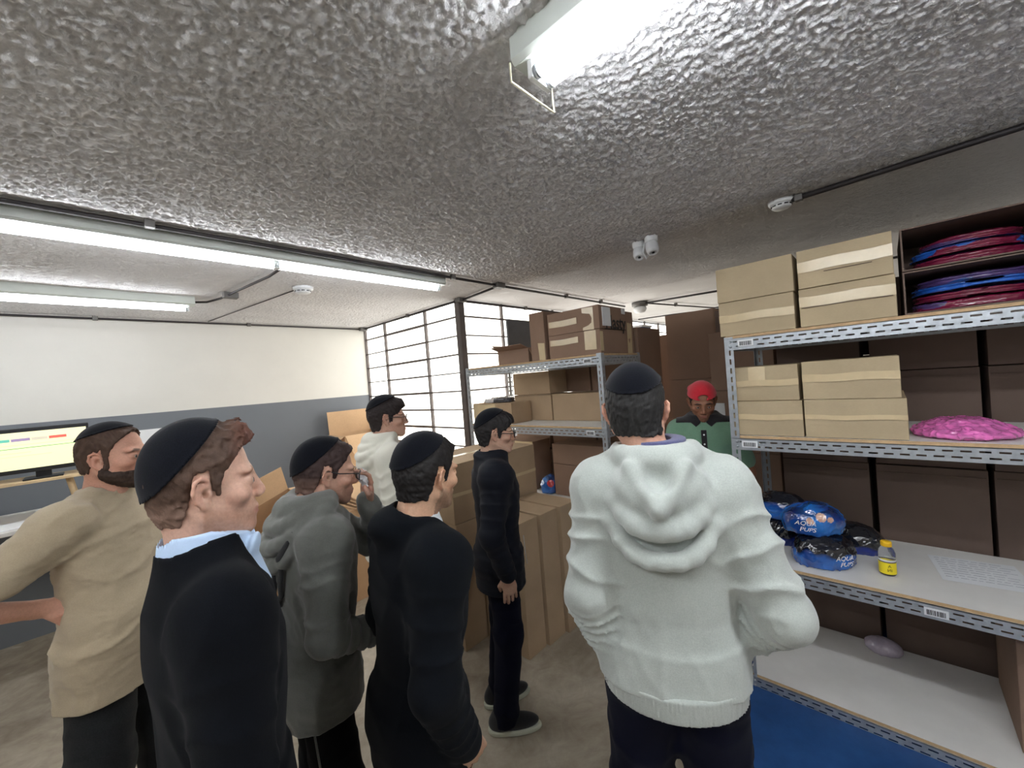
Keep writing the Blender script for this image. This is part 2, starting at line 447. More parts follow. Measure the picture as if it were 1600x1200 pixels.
def barcode(parent, x, y, z, w=.075, h=.036):
    bm = bmesh.new(); bx(bm, x-.0012, x, y-w/2, y+w/2, z-h/2, z+h/2); o = obj('shelf_label', bm, M['paper'], parent); o['label'] = 'white barcode label'
    bm = bmesh.new(); a = y-w*.38; rnd = random.Random(3)
    while a < y+w*.38:
        b = rnd.choice((.0012, .0022, .0035)); bx(bm, x-.0018, x-.0008, a, a+b, z-h*.36, z+h*.26); a += b+rnd.choice((.0015, .0025))
    obj('barcode', bm, M['ink'], o)

def rack(label, x0, x1, y0, y1, levels, top, labels=(), bh=.064):
    root = empty('storage_rack', label, 'storage rack', (x0, y0, 0)); D_ = x1-x0; L = y1-y0; w = .042
    rows_v = [w*.5]
    for (px, sx) in ((0, 1), (D_, -1)):
        for (py, sy) in ((0, 1), (L, -1)):
            bm = bmesh.new()
            slot_plate(bm, (px, py, 0), (0, 0, 1), (0, sy, 0), top, w, [w*.55], .05, .03, .009)
            slot_plate(bm, (px, py, 0), (0, 0, 1), (sx, 0, 0), top, w, [w*.55], .05, .03, .009)
            bx(bm, px-.004, px+.004+sx*.03, py-.004, py+.004+sy*.03, 0, .012)
            obj('post', bm, M['steel'], root)
    for z in levels:
        for px, sx in ((-.003, 1), (D_+.003, -1)):
            bm = bmesh.new()
            slot_plate(bm, (px, .002, z-bh), (0, 1, 0), (0, 0, 1), L-.004, bh, [bh*.30, bh*.70])
            bx(bm, min(px, px+sx*.03), max(px, px+sx*.03), .002, L-.002, z-.003, z)
            obj('beam', bm, M['steel'], root)
        for py in (-.003, L+.001):
            bm = bmesh.new(); slot_plate(bm, (.002, py, z-bh), (1, 0, 0), (0, 0, 1), D_-.004, bh, [bh*.30, bh*.70]); obj('end_beam', bm, M['steel'], root)
        bm = bmesh.new(); bx(bm, .004, D_-.004, .004, L-.004, z, z+.015)
        for f in bm.faces: f.material_index = 0 if abs(f.normal.z) > .5 or f.calc_center_median().z > z+.0149 else 1
        me = D.meshes.new('shelf_board'); bm.normal_update()
        for f in bm.faces: f.material_index = 0 if abs(f.normal.z) > .5 else 1
        bm.to_mesh(me); bm.free(); me.materials.append(M['board']); me.materials.append(M['board_edge'])
        obj('shelf_board', me, None, root)
        for py in (.03, L-.03):
            bm = bmesh.new()
            for zz in (z-.018, z-.045): lathe(bm, [(.007, 0), (.007, .004), (.001, .006)], 8, (-.004, py, zz), 0, Matrix.Rotation(-PI/2, 3, 'Y'))
            obj('bolt', bm, M['steel'], root)
    for (y, z) in labels: barcode(root, -.0065, y-y0, z)
    return root
RX, RY = 2.47, .66
rack('long slotted steel rack with white boards at the right, nearest the viewer', RX, RX+.70, -.95, RY, [.055, .70, 1.40, 1.955], 1.965,
     [(.555, 1.925), (.570, 1.370), (-.10, .668)])
MX, MY = 2.66, 1.56
rack('slotted steel rack with white boards in the middle against the window grid', MX, MX+.64, MY, 3.13, [.07, .69, 1.395, 1.955], 1.975,
     [(1.68, 1.925), (1.70, 1.365)])

# ------------------------------------------------------------------ cartons
def jit(bm, a, seed):
    r = random.Random(seed)
    for v in bm.verts: v.co += Vector((r.uniform(-a, a), r.uniform(-a, a), r.uniform(-a, 0)))

def carton(label, x0, x1, y0, y1, z0, z1, mat='card', tapes=(), seams=(), group=None, jig=.003, name='cardboard_box', rz=0, lab=None, top_tape=False):
    cx, cy = (x0+x1)/2, (y0+y1)/2; a, b, h = (x1-x0)/2, (y1-y0)/2, z1-z0
    root = empty(name, label, 'box', (cx, cy, z0), rz, group); seed = hash((round(x0, 2), round(y0, 2), round(z0, 2))) % 1000
    bm = bmesh.new(); bx(bm, -a, a, -b, b, 0, h)
    bmesh.ops.subdivide_edges(bm, edges=bm.edges, cuts=5, use_grid_fill=True)
    r = random.Random(seed); ph = r.uniform(0, 6)
    for v in bm.verts:                                    # slight bulge of the walls
        u, w, q = v.co.x/a, v.co.y/b, (v.co.z/h)*2-1
        k = .004+.003*math.sin(ph)
        if abs(abs(u)-1) < 1e-4: v.co.x += math.copysign(k*(1-w*w)*(1-q*q), u)
        if abs(abs(w)-1) < 1e-4: v.co.y += math.copysign(k*(1-u*u)*(1-q*q), w)
    # one flap seam along the top, a shallow slit
    es = [e for e in bm.edges if len(e.link_faces) == 2 and e.calc_face_angle(0) > .9]
    bmesh.ops.bevel(bm, geom=es, offset=.003, segments=2, affect='EDGES', profile=.5)
    for f in bm.faces: f.smooth = False
    obj('body', bm, M[mat], root)
    if top_tape:
        bm = bmesh.new(); bx(bm, -a-.001, a+.001, -.025, .025, h, h+.0012); bx(bm, -a-.0062, -a-.004, -.025, .025, h-.07, h); obj('tape', bm, M['tape'], root)
    for t_ in tapes:                                       # (face, across0, across1, z0, z1) fractions
        f, u0, u1, v0, v1 = t_; bm = bmesh.new()
        n = 12
        def P(u, v):
            uu, q = u*2-1, v*2-1; k = (.0075+.003*math.sin(ph))*(1-uu*uu)*(1-q*q)+.0016
            wv = .0022*math.sin(u*9+ph*3)
            if f == 'x-': return (-a-k, b*(-uu), v*h+wv)
            if f == 'x+': return (a+k, b*uu, v*h+wv)
            if f == 'y-': return (a*uu, -b-k, v*h+wv)
            return (a*uu, b+k, v*h+wv)
        rows_ = [[bm.verts.new(P(u0+(u1-u0)*i/n, v)) for i in range(n+1)] for v in (v0, v1)]
        for i in range(n):
            fc = bm.faces.new((rows_[0][i], rows_[0][i+1], rows_[1][i+1], rows_[1][i]))
        o = obj('tape', bm, M['tape'], root)
        md = o.modifiers.new('thickness', 'SOLIDIFY'); md.thickness = .0008; md.offset = 0
    for s_ in seams:
        f, u0, u1, v0 = s_; bm = bmesh.new(); k = .0085+.002*math.sin(ph)
        if f == 'x-': bx(bm, -a-k, -a-.001, b*(1-2*u1), b*(1-2*u0), v0*h-.0012, v0*h+.0012)
        elif f == 'y-': bx(bm, a*(2*u0-1), a*(2*u1-1), -b-k, -b-.001, v0*h-.0012, v0*h+.0012)
        obj('flap_edge', bm, M['card_dark'], root)
    if lab:
        for f, u0, u1, v0, v1 in lab:
            bm = bmesh.new()
            if f == 'x-': bx(bm, -a-.0095, -a, b*(1-2*u1), b*(1-2*u0), v0*h, v1*h)
            else: bx(bm, a*(2*u0-1), a*(2*u1-1), -b-.0095, -b, v0*h, v1*h)
            o = obj('label', bm, M['paper'], root); o['label'] = 'white paper label'
    return root

zt, zm, zl = 1.972, 1.417, .717
X0 = RX+.015
g = 'pale boxes on the right rack'
carton('lower pale box at the left end of the top board of the right rack', X0, X0+.55, .33, .682, zt, zt+.188, 'card_pale', [('x-', 0, 1, .40, .62)], group=g)
carton('upper pale box at the left end of the top board of the right rack', X0-.004, X0+.55, .325, .684, zt+.19, zt+.378, 'card_pale', [], group=g)
carton('lower pale taped box beside the open dark boxes on the top board', X0-.004, X0+.55, -.045, .308, zt, zt+.188, 'card_pale', [('x-', 0, 1, .52, .78)], [('x-', .03, .97, .50)], group=g)
carton('upper pale taped box beside the open dark boxes on the top board', X0-.012, X0+.55, -.042, .305, zt+.19, zt+.378, 'card_pale', [('x-', 0, 1, .42, .70)], [('x-', .3, .8, .36)], group=g)
carton('lower pale box on the second board behind the corner post of the right rack', X0, X0+.5, .326, .650, zm, zm+.186, 'card_pale', [('x-', 0, 1, .46, .62)], group=g)
carton('upper pale box on the second board behind the corner post of the right rack', X0+.01, X0+.5, .336, .655, zm+.188, zm+.374, 'card_pale', [('x-', .3, .55, .45, .98), ('x-', 0, 1, .42, .60)], group=g)
carton('lower pale box on the second board beside the pink bundle', X0-.004, X0+.5, -.055, .318, zm, zm+.188, 'card_pale', [('x-', 0, 1, .48, .6)], group=g)
carton('upper pale box on the second board above the pink bundle', X0-.004, X0+.5, -.040, .318, zm+.190, zm+.380, 'card_pale', [('x-', 0, 1, .46, .66)], group=g)

def open_side_carton(label, x0, x1, y0, y1, z0, z1, mat='card_dark', t=.006):
    root = empty('open_box', label, 'box', (x0, (y0+y1)/2, z0), 0, 'open boxes lying on their sides')
    b = (y1-y0)/2; h = z1-z0; d = x1-x0; bm = bmesh.new()
    bx(bm, 0, d, -b, -b+t, 0, h); bx(bm, 0, d, b-t, b, 0, h); bx(bm, 0, d, -b+t, b-t, 0, t); bx(bm, 0, d, -b+t, b-t, h-t, h); bx(bm, d-t, d, -b+t, b-t, t, h-t)
    obj('body', bm, M[mat], root)
    return root
open_side_carton('upper open dark box lying on its side, packed with maroon bags', X0+.005, X0+.5, -.50, -.068, zt+.190, zt+.376)
open_side_carton('lower open dark box lying on its side, packed with maroon and blue bags', X0+.005, X0+.5, -.50, -.068, zt, zt+.186)

# boxes standing behind the right rack
ys = [(.115, .555), (-.355, .085), (-.81, -.375)]
zs = [(0, .575), (.58, 1.148), (1.153, 1.70), (1.705, 2.24)]
where_y = ['left', 'middle', 'right']; where_z = ['bottom', 'second', 'third', 'top']
for i, (a, b) in enumerate(ys):
    for k, (c, d) in enumerate(zs):
        carton('large brown box behind the right rack, %s column, %s' % (where_y[i], ['lowest', 'second from the floor', 'third from the floor', 'topmost'][k]),
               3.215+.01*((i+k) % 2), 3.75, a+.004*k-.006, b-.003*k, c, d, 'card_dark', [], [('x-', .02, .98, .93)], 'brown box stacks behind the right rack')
for i, (a, b) in enumerate(((-.02, .56), (-.62, -.03))):  # added second row, blocks the lit far room so the gaps stay dark
    for k, (c, d) in enumerate(((0, .6), (.605, 1.2), (1.205, 1.8), (1.805, 2.3))):
        carton('added dark box blocking the lit gaps behind the right rack stacks, %s column, %s' % (['left', 'right'][i], ['lowest', 'second up', 'third up', 'topmost'][k]), 3.78, 4.3, a, b, c, d, 'card_dark', group='added boxes blocking light behind the right rack')
carton('brown box at the right end of the bottom board of the right rack', 2.62, 3.12, -.72, -.335, .075, .60, 'card_brown')

# middle rack, top board
carton('lower of two wide taped boxes on top of the middle rack', 2.69, 3.11, 1.575, 2.065, zt, zt+.188, 'card_brown', [('x-', .03, .60, .55, .8), ('x-', .72, .93, .2, .98), ('y-', .0, .1, .1, .9)], group='boxes on top of the middle rack')
carton('upper of two wide taped boxes on the middle rack, black lettering on its end', 2.69, 3.11, 1.572, 2.065, zt+.19, zt+.372, 'card_brown', [('x-', .03, .60, .35, .62), ('x-', .70, .90, .0, .95)], group='boxes on top of the middle rack', lab=[('y-', .10, .38, .12, .92), ('y-', .84, .96, .72, .96)])
r_ = D.objects[-1] if False else None
def box_logo(x0, y, z0, h, txt, parent_label, size, rot=PI/2):
    pass
root = [o for o in D.objects if o.get('label', '').startswith('upper of two wide taped')][0]
me = text_mesh('Nasty', .15, .0006, .0, 'CENTER', .0015)
o = obj('lettering', me, M['ink'], root); o.rotation_euler = (PI/2, 0, 0); o.location = (.03, -.2545, .05); o.scale = (.92, 1.0, 1)
bm = bmesh.new(); bx(bm, -.15, .19, -.2548, -.2535, -.002, .003); obj('lettering', bm, M['ink'], root)
carton('tall narrow box standing next to the wide taped boxes on the middle rack', 2.69, 3.05, 2.105, 2.265, zt, 2.385, 'card_brown', [('x-', .55, .95, .0, .35)], group='boxes on top of the middle rack')
carton('tall box behind the lettered box on top of the middle rack', 3.115, 3.30, 1.60, 2.05, zt, 2.33, 'card_brown', [('y-', .3, .75, .0, .72)], group='boxes on top of the middle rack')
carton('box at the back of the top board behind the tall narrow one', 3.06, 3.28, 2.07, 2.45, zt, 2.22, 'card_brown', [], group='boxes on top of the middle rack')

def open_carton(label, cx, cy, z, a, b, h, rz=0, mat='card', flaps=(2.2, 2.3, 1.9, 2.0), fl=None, rot=None, t=.005, tilt=None):
    """open box: four walls, a bottom and four flaps; flap angles measured from straight up (x-,x+,y-,y+)"""
    root = empty('open_box', label, 'box', (cx, cy, z), rz, None, rot)
    bm = bmesh.new()
    bx(bm, -a, a, -b, b, 0, t); bx(bm, -a, -a+t, -b, b, t, h); bx(bm, a-t, a, -b, b, t, h); bx(bm, -a+t, a-t, -b, -b+t, t, h); bx(bm, -a+t, a-t, b-t, b, t, h)
    obj('body', bm, M[mat], root)
    fx = fl or b*.9; fy = fl or b*.9
    for k, (dx, dy) in enumerate(((-1, 0), (1, 0), (0, -1), (0, 1))):
        an = flaps[k]
        if an is None: continue
        bm = bmesh.new(); w = b if dx else a
        bx(bm, 0, fx, -w+.004, w-.004, -t/2, t/2)
        f = obj('flap', bm, M[mat], root)
        f.location = (dx*(a-.002), dy*(b-.002), h)
        # x axis of the flap leans outwards from straight up by 'an'
        out = Vector((dx, dy, 0)); d = Vector((0, 0, 1))*math.cos(an)+out*math.sin(an); side = Vector((0, 0, 1)).cross(out)
        n = d.cross(side)
        f.matrix_local = Matrix.Translation(f.location) @ Matrix((d, side, n)).transposed().to_4x4()
    return root
open_carton('low open box with raised flap at the left end on top of the middle rack', 2.86, 2.49, zt, .17, .19, .125, 0, 'card_brown', (1.25, None, 2.6, .9), .10)

# middle rack, second board
g = 'boxes on the second board of the middle rack'
carton('lower left tan box at the back of the second board of the middle rack', 3.0, 3.28, 2.33, 2.80, zm-.005, 1.662, 'card', [], [('x-', 0, 1, .97)], g)
carton('upper left tan box at the back of the second board, just below the top board', 3.0, 3.28, 2.335, 2.80, 1.665, 1.882, 'card', [], [], g)
carton('right tan box at the back of the second board of the middle rack', 3.0, 3.28, 1.79, 2.315, zm-.005, 1.66, 'card', [], [], g)
carton('wide low tan box at the left end of the second board under a wrapped package', 2.70, 2.98, 2.57, 3.10, zm-.005, 1.61, 'card', [('x-', 0, .6, .2, .95)], [], g)
g = 'dark boxes behind the middle rack'
for i, (a, b, c, d) in enumerate(((2.10, 2.60, 1.66, 2.2), (1.58, 2.08, 1.66, 2.2), (2.08, 2.60, 1.10, 1.64), (1.58, 2.06, 1.10, 1.64), (2.64, 3.12, 1.08, 1.36), (2.62, 3.12, .55, 1.06), (2.04, 2.60, .55, 1.06), (1.56, 2.02, .55, 1.06), (1.56, 2.02, 0, .54), (2.04, 2.6, 0, .54))):
    pos = ['top left', 'top right', 'third-row left', 'third-row right', 'third-row far left', 'second-row far left', 'second-row middle', 'second-row right', 'bottom right', 'bottom left'][i]
    carton('%s brown box in the stack behind the middle rack' % pos, 3.335, 3.80, a, b, c, d, 'card_brown', [], [], g)
g = 'boxes on the third board of the middle rack'
carton('lower right brown box at the back of the third board of the middle rack', 3.0, 3.29, 1.80, 2.36, zl-.01, 1.00, 'card_brown', [], [], g, lab=[('y-', .3, .8, .3, .42)])
carton('upper right brown box at the back of the third board of the middle rack', 3.0, 3.29, 1.79, 2.36, 1.003, 1.19, 'card_brown', [], [], g)
carton('left brown box at the back of the third board of the middle rack', 3.02, 3.29, 2.62, 3.10, zl-.01, 1.19, 'card_brown', [('x-', .5, 1, .6, 1)], [], g)

# tall stack on the floor in front of the middle rack
g = 'big boxes on the floor before the middle rack'
carton('big brown floor box before the middle rack, under the long taped one', 1.66, 2.54, 2.18, 2.72, 0, .865, 'card', [], [], g, lab=[('x-', .62, .86, .80, .93)])
carton('long taped brown box lying on top of the big brown floor box', 1.655, 2.53, 2.185, 2.70, .868, 1.275, 'card', [('y-', .0, 1, .46, .52)], [], g, top_tape=True)
carton('rightmost of three upright narrow boxes beside the person in the navy quilted jacket', 2.24, 2.44, 1.735, 2.15, 0, .90, 'card', [], [], g)
carton('middle one of three upright narrow boxes beside the person in the navy quilted jacket', 2.050, 2.229, 1.76, 2.16, 0, .895, 'card', [], [], g)
carton('leftmost of three upright narrow boxes beside the person in the navy quilted jacket', 1.86, 2.036, 1.78, 2.165, 0, .89, 'card', [], [], g)

# boxes further back in the aisle
g = 'boxes at the far end of the aisle'
carton('tall lettered brown box at the far end of the aisle under the far window', 4.12, 4.62, 1.62, 1.93, 1.3, 2.165, 'card_brown', [('x-', .0, .5, 0, 1)], [], g, lab=[('x-', .30, .50, .72, .98)])
carton('brown box below the tall lettered one at the far end of the aisle', 4.12, 4.62, 1.62, 1.93, 0, 1.297, 'card_brown', [], [], g)
carton('large plain brown box high behind the person in the red cap', 3.95, 4.5, 1.13, 1.575, 1.70, 2.335, 'card_brown', [], [], g)
carton('large plain brown box directly behind the head of the person in the red cap', 3.95, 4.5, 1.12, 1.57, 1.05, 1.696, 'card_brown', [], [], g)
carton('large plain brown box behind the person in the green shirt, on the floor', 3.95, 4.5, 1.12, 1.57, 0, 1.046, 'card_brown', [], [], g)
for k, (c, d) in enumerate(((0, .55), (.553, 1.1), (1.103, 1.6), (1.603, 2.08))):
    carton('brown box in the narrow stack beside the right rack post, %s' % ['lowest', 'second from the floor', 'third from the floor', 'topmost'][k], 3.55, 3.93, .62, 1.07, c, d, 'card_brown', [], [], 'narrow stack by the corner post', lab=[('x-', .02, .2, .3, .8)] if k == 2 else None)
carton('small dark box on the narrow stack beside the corner post of the right rack', 3.6, 3.93, .65, 1.02, 2.083, 2.26, 'card_dark', group='narrow stack by the corner post')
t = empty('storage_crate', 'blue crate standing high at the far end behind the lettered box', 'crate', (4.6, 2.14, 2.16))
bm = bmesh.new(); bx(bm, -.12, .12, -.08, .08, 0, .17, 0, .01); obj('body', bm, M['blue_tarp'], t)
bm = bmesh.new(); bx(bm, -.13, .13, -.09, .09, .165, .19, 0, .006); obj('rim', bm, M['white_plastic'], t)
carton('brown box under the blue crate at the far end', 4.4, 4.85, 1.98, 2.32, 0, 2.155, 'card_brown', group=g)

# open boxes by the left wall
def frame_rot(x, y, z): return Matrix((Vector(x), Vector(y), Vector(z))).transposed().to_euler()
open_carton('tall open box with spread flaps against the grey wall by the window grid', 2.30, 4.86, 0, .27, .22, 1.32, 0, 'card_orange', (2.15, .95, 2.35, .10), .28)
b2 = open_carton('tilted open box by the grey wall behind the grey-green hoodie', 1.10, 3.95, .02, .24, .20, .52, 0, 'card_orange', (1.0, 2.0, 2.05, .35), .22)
b2.location = (1.12, 4.05, .40); b2.rotation_euler = (.45, -.28, .25)
carton('closed carton lying under the tilted open box by the grey wall', 1.0, 1.42, 4.02, 4.5, 0, .24, 'card_orange')
for k in range(4):
    bm = bmesh.new(); bx(bm, -.30, .30, -.23, .23, 0, .012, 0, .003)
    o = obj('flattened_box', bm, M['card_orange'], None, (1.82+.01*k, 3.68-.01*k, .80+.032*k), (.02*k, 0, .1-.03*k))
    tag(o, 'flat cardboard sheet on the box by the grey wall, %s' % ['lowest', 'second from below', 'third from below', 'topmost'][k], 'cardboard', 'flat cardboard pile')
carton('box under the pile of flat cardboard sheets behind the person in grey-green', 1.50, 2.08, 3.46, 3.90, 0, .795, 'card_orange')

# ------------------------------------------------------------------ desk corner at the left
t = empty('computer_desk', 'white topped desk along the cream and grey wall at the left', 'desk', (-.6, 4.80, 0))
bm = bmesh.new(); bx(bm, -1.3, 1.15, -.42, .40, 1.03, 1.06, 0, .004); obj('desk_top', bm, M['board'], t)
for x in (-1.22, 1.05):
    for y in (-.36, .34):
        bm = bmesh.new(); bx(bm, x, x+.05, y-.025, y+.025, 0, 1.03); obj('leg', bm, M['fixture'], t)
bm = bmesh.new(); bx(bm, -1.2, 1.05, .30, .32, .55, 1.0); obj('modesty_panel', bm, M['wall_grey'], t)
t = empty('monitor_riser', 'pale wooden monitor riser with slanted legs on the desk', 'riser', (-.25, 4.72, 1.06))
bm = bmesh.new(); bx(bm, -.42, .30, -.18, .2, .285, .305, 0, .003); obj('top', bm, M['wood'], t)
for x in (-.33, .12):
    bm = bmesh.new(); tube(bm, [(x, -.10, .285), (x+.05, -.10, .0)], .016, 8); obj('leg', bm, M['wood'], t)
    bm = bmesh.new(); tube(bm, [(x, .14, .285), (x+.05, .14, .0)], .016, 8); obj('leg', bm, M['wood'], t)
t = empty('monitor', 'wide black monitor showing a pale yellow spreadsheet at the far left', 'monitor', (-.40, 4.64, 1.365))
bm = bmesh.new(); bx(bm, -.52, .40, -.012, .022, .055, .385, 0, .006); obj('housing', bm, M['black_plastic'], t)
bm = bmesh.new(); bx(bm, -.505, .385, -.0135, -.011, .085, .355); sc_ = obj('screen', bm, emis('screen_glow', srgb(236, 232, 186), .42), t)
bars = [(-.36, -.27, (96, 180, 160)), (-.085, .005, (96, 180, 160)), (.012, .10, (150, 130, 165)), (.107, .185, (196, 190, 170)), (.192, .28, (236, 96, 84))]
for k, (a, b, c) in enumerate(bars):
    bm = bmesh.new(); bx(bm, a, b, -.0145, -.013, .290, .310); o = obj('screen_bar', bm, emis('bar_glow_%d' % k, srgb(*c), .42), sc_)
bm = bmesh.new(); bx(bm, -.48, .36, -.0145, -.013, .236, .241); obj('screen_line', bm, emis('line_glow', srgb(120, 178, 110), .42), sc_)
bm = bmesh.new(); bx(bm, -.48, .36, -.0145, -.013, .262, .264); bx(bm, -.48, .1, -.0145, -.013, .205, .207); bx(bm, -.48, .2, -.0145, -.013, .18, .182); obj('screen_line', bm, emis('line_glow2', srgb(196, 190, 140), .4), sc_)
bm = bmesh.new(); bx(bm, .11, .19, .02, .05, -.0, .09, 0, .006); bx(bm, .05, .25, -.05, .12, .0, .012, 0, .004); obj('stand', bm, M['black_plastic'], t)
t = empty('monitor', 'small dark switched-off monitor on the desk, right of the lit one', 'monitor', (.36, 4.70, 1.062))
bm = bmesh.new(); bx(bm, -.17, .20, -.012, .02, .10, .40, 0, .006); obj('housing', bm, M['black_plastic'], t)
bm = bmesh.new(); bx(bm, -.03, .03, .0, .04, .0, .12); bx(bm, -.10, .10, -.06, .1, 0, .012, 0, .004); obj('stand', bm, M['black_plastic'], t)
tag(obj('wall_paper', box(.32, .52, YL-.006, YL-.002, 1.46, 1.62), M['paper']), 'white sheet of paper taped to the grey wall above the dark monitor', 'paper')
bm = bmesh.new(); bx(bm, -.13, .13, -.16, .16, 0, .05, 0, .01)
tag(obj('paper_tray', bm, M['white_plastic'], None, (.32, 4.46, 1.062)), 'white tray on the desk beside the dark monitor', 'tray')
bm = bmesh.new(); bx(bm, -.17, .17, -.12, .12, 0, .012, 0, .002)
tag(obj('paper_stack', bm, M['paper'], None, (-.50, 4.52, 1.062), (0, 0, .3)), 'stack of white papers on the desk below the lit monitor', 'paper')
# low brown cabinet in front
t = empty('wooden_cabinet', 'low reddish brown open cabinet at the far left behind the elbow of the tan shirt', 'cabinet', (-.86, 3.75, 0))
bm = bmesh.new(); bx(bm, -.45, .22, -.22, .22, .60, .74, 0, .004); bx(bm, .17, .22, -.22, .22, 0, .60); bx(bm, -.45, -.4, -.22, .22, 0, .6); bx(bm, -.4, .17, .19, .22, 0, .6); bx(bm, -.4, .17, -.22, .19, .12, .15)
obj('body', bm, M['brown_wood'], t)
bm = bmesh.new(); bx(bm, -.15, .13, -.17, .15, 0, .22, 0, .01)
tag(obj('storage_bin', bm, M['white_plastic'], None, (-.80, 3.72, .151)), 'white bin inside the brown cabinet', 'bin')
# office chair under the desk
t = empty('office_chair', 'black office chair at the desk, mostly hidden behind the black jacket', 'chair', (.10, 3.95, 0))
bm = bmesh.new(); bx(bm, -.23, .23, -.22, .22, .46, .54, 0, .03); obj('seat', bm, M['black_plastic'], t)
bm = bmesh.new(); bx(bm, -.21, .21, -.27, -.22, .60, 1.10, 0, .022); obj('backrest', bm, M['black_plastic'], t)
bm = bmesh.new(); tube(bm, [(0, 0, .08), (0, 0, .46)], .025, 12); tube(bm, [(0, -.2, .5), (0, -.26, .55), (0, -.26, .4)], .018, 8); obj('column', bm, M['steel'], t)
for k in range(5):
    a = 2*PI*k/5; bm = bmesh.new(); tube(bm, [(0, 0, .10), (.26*math.cos(a), .26*math.sin(a), .07)], [.022, .014], 8)
    l = obj('leg', bm, M['black_plastic'], t)
    bm = bmesh.new(); lathe(bm, [(.001, -.012), (.028, -.012), (.028, .012), (.001, .012)], 16, (.26*math.cos(a), .26*math.sin(a), .030), 0, Matrix.Rotation(PI/2, 3, 'X')); obj('caster', bm, M['black_plastic'], l)

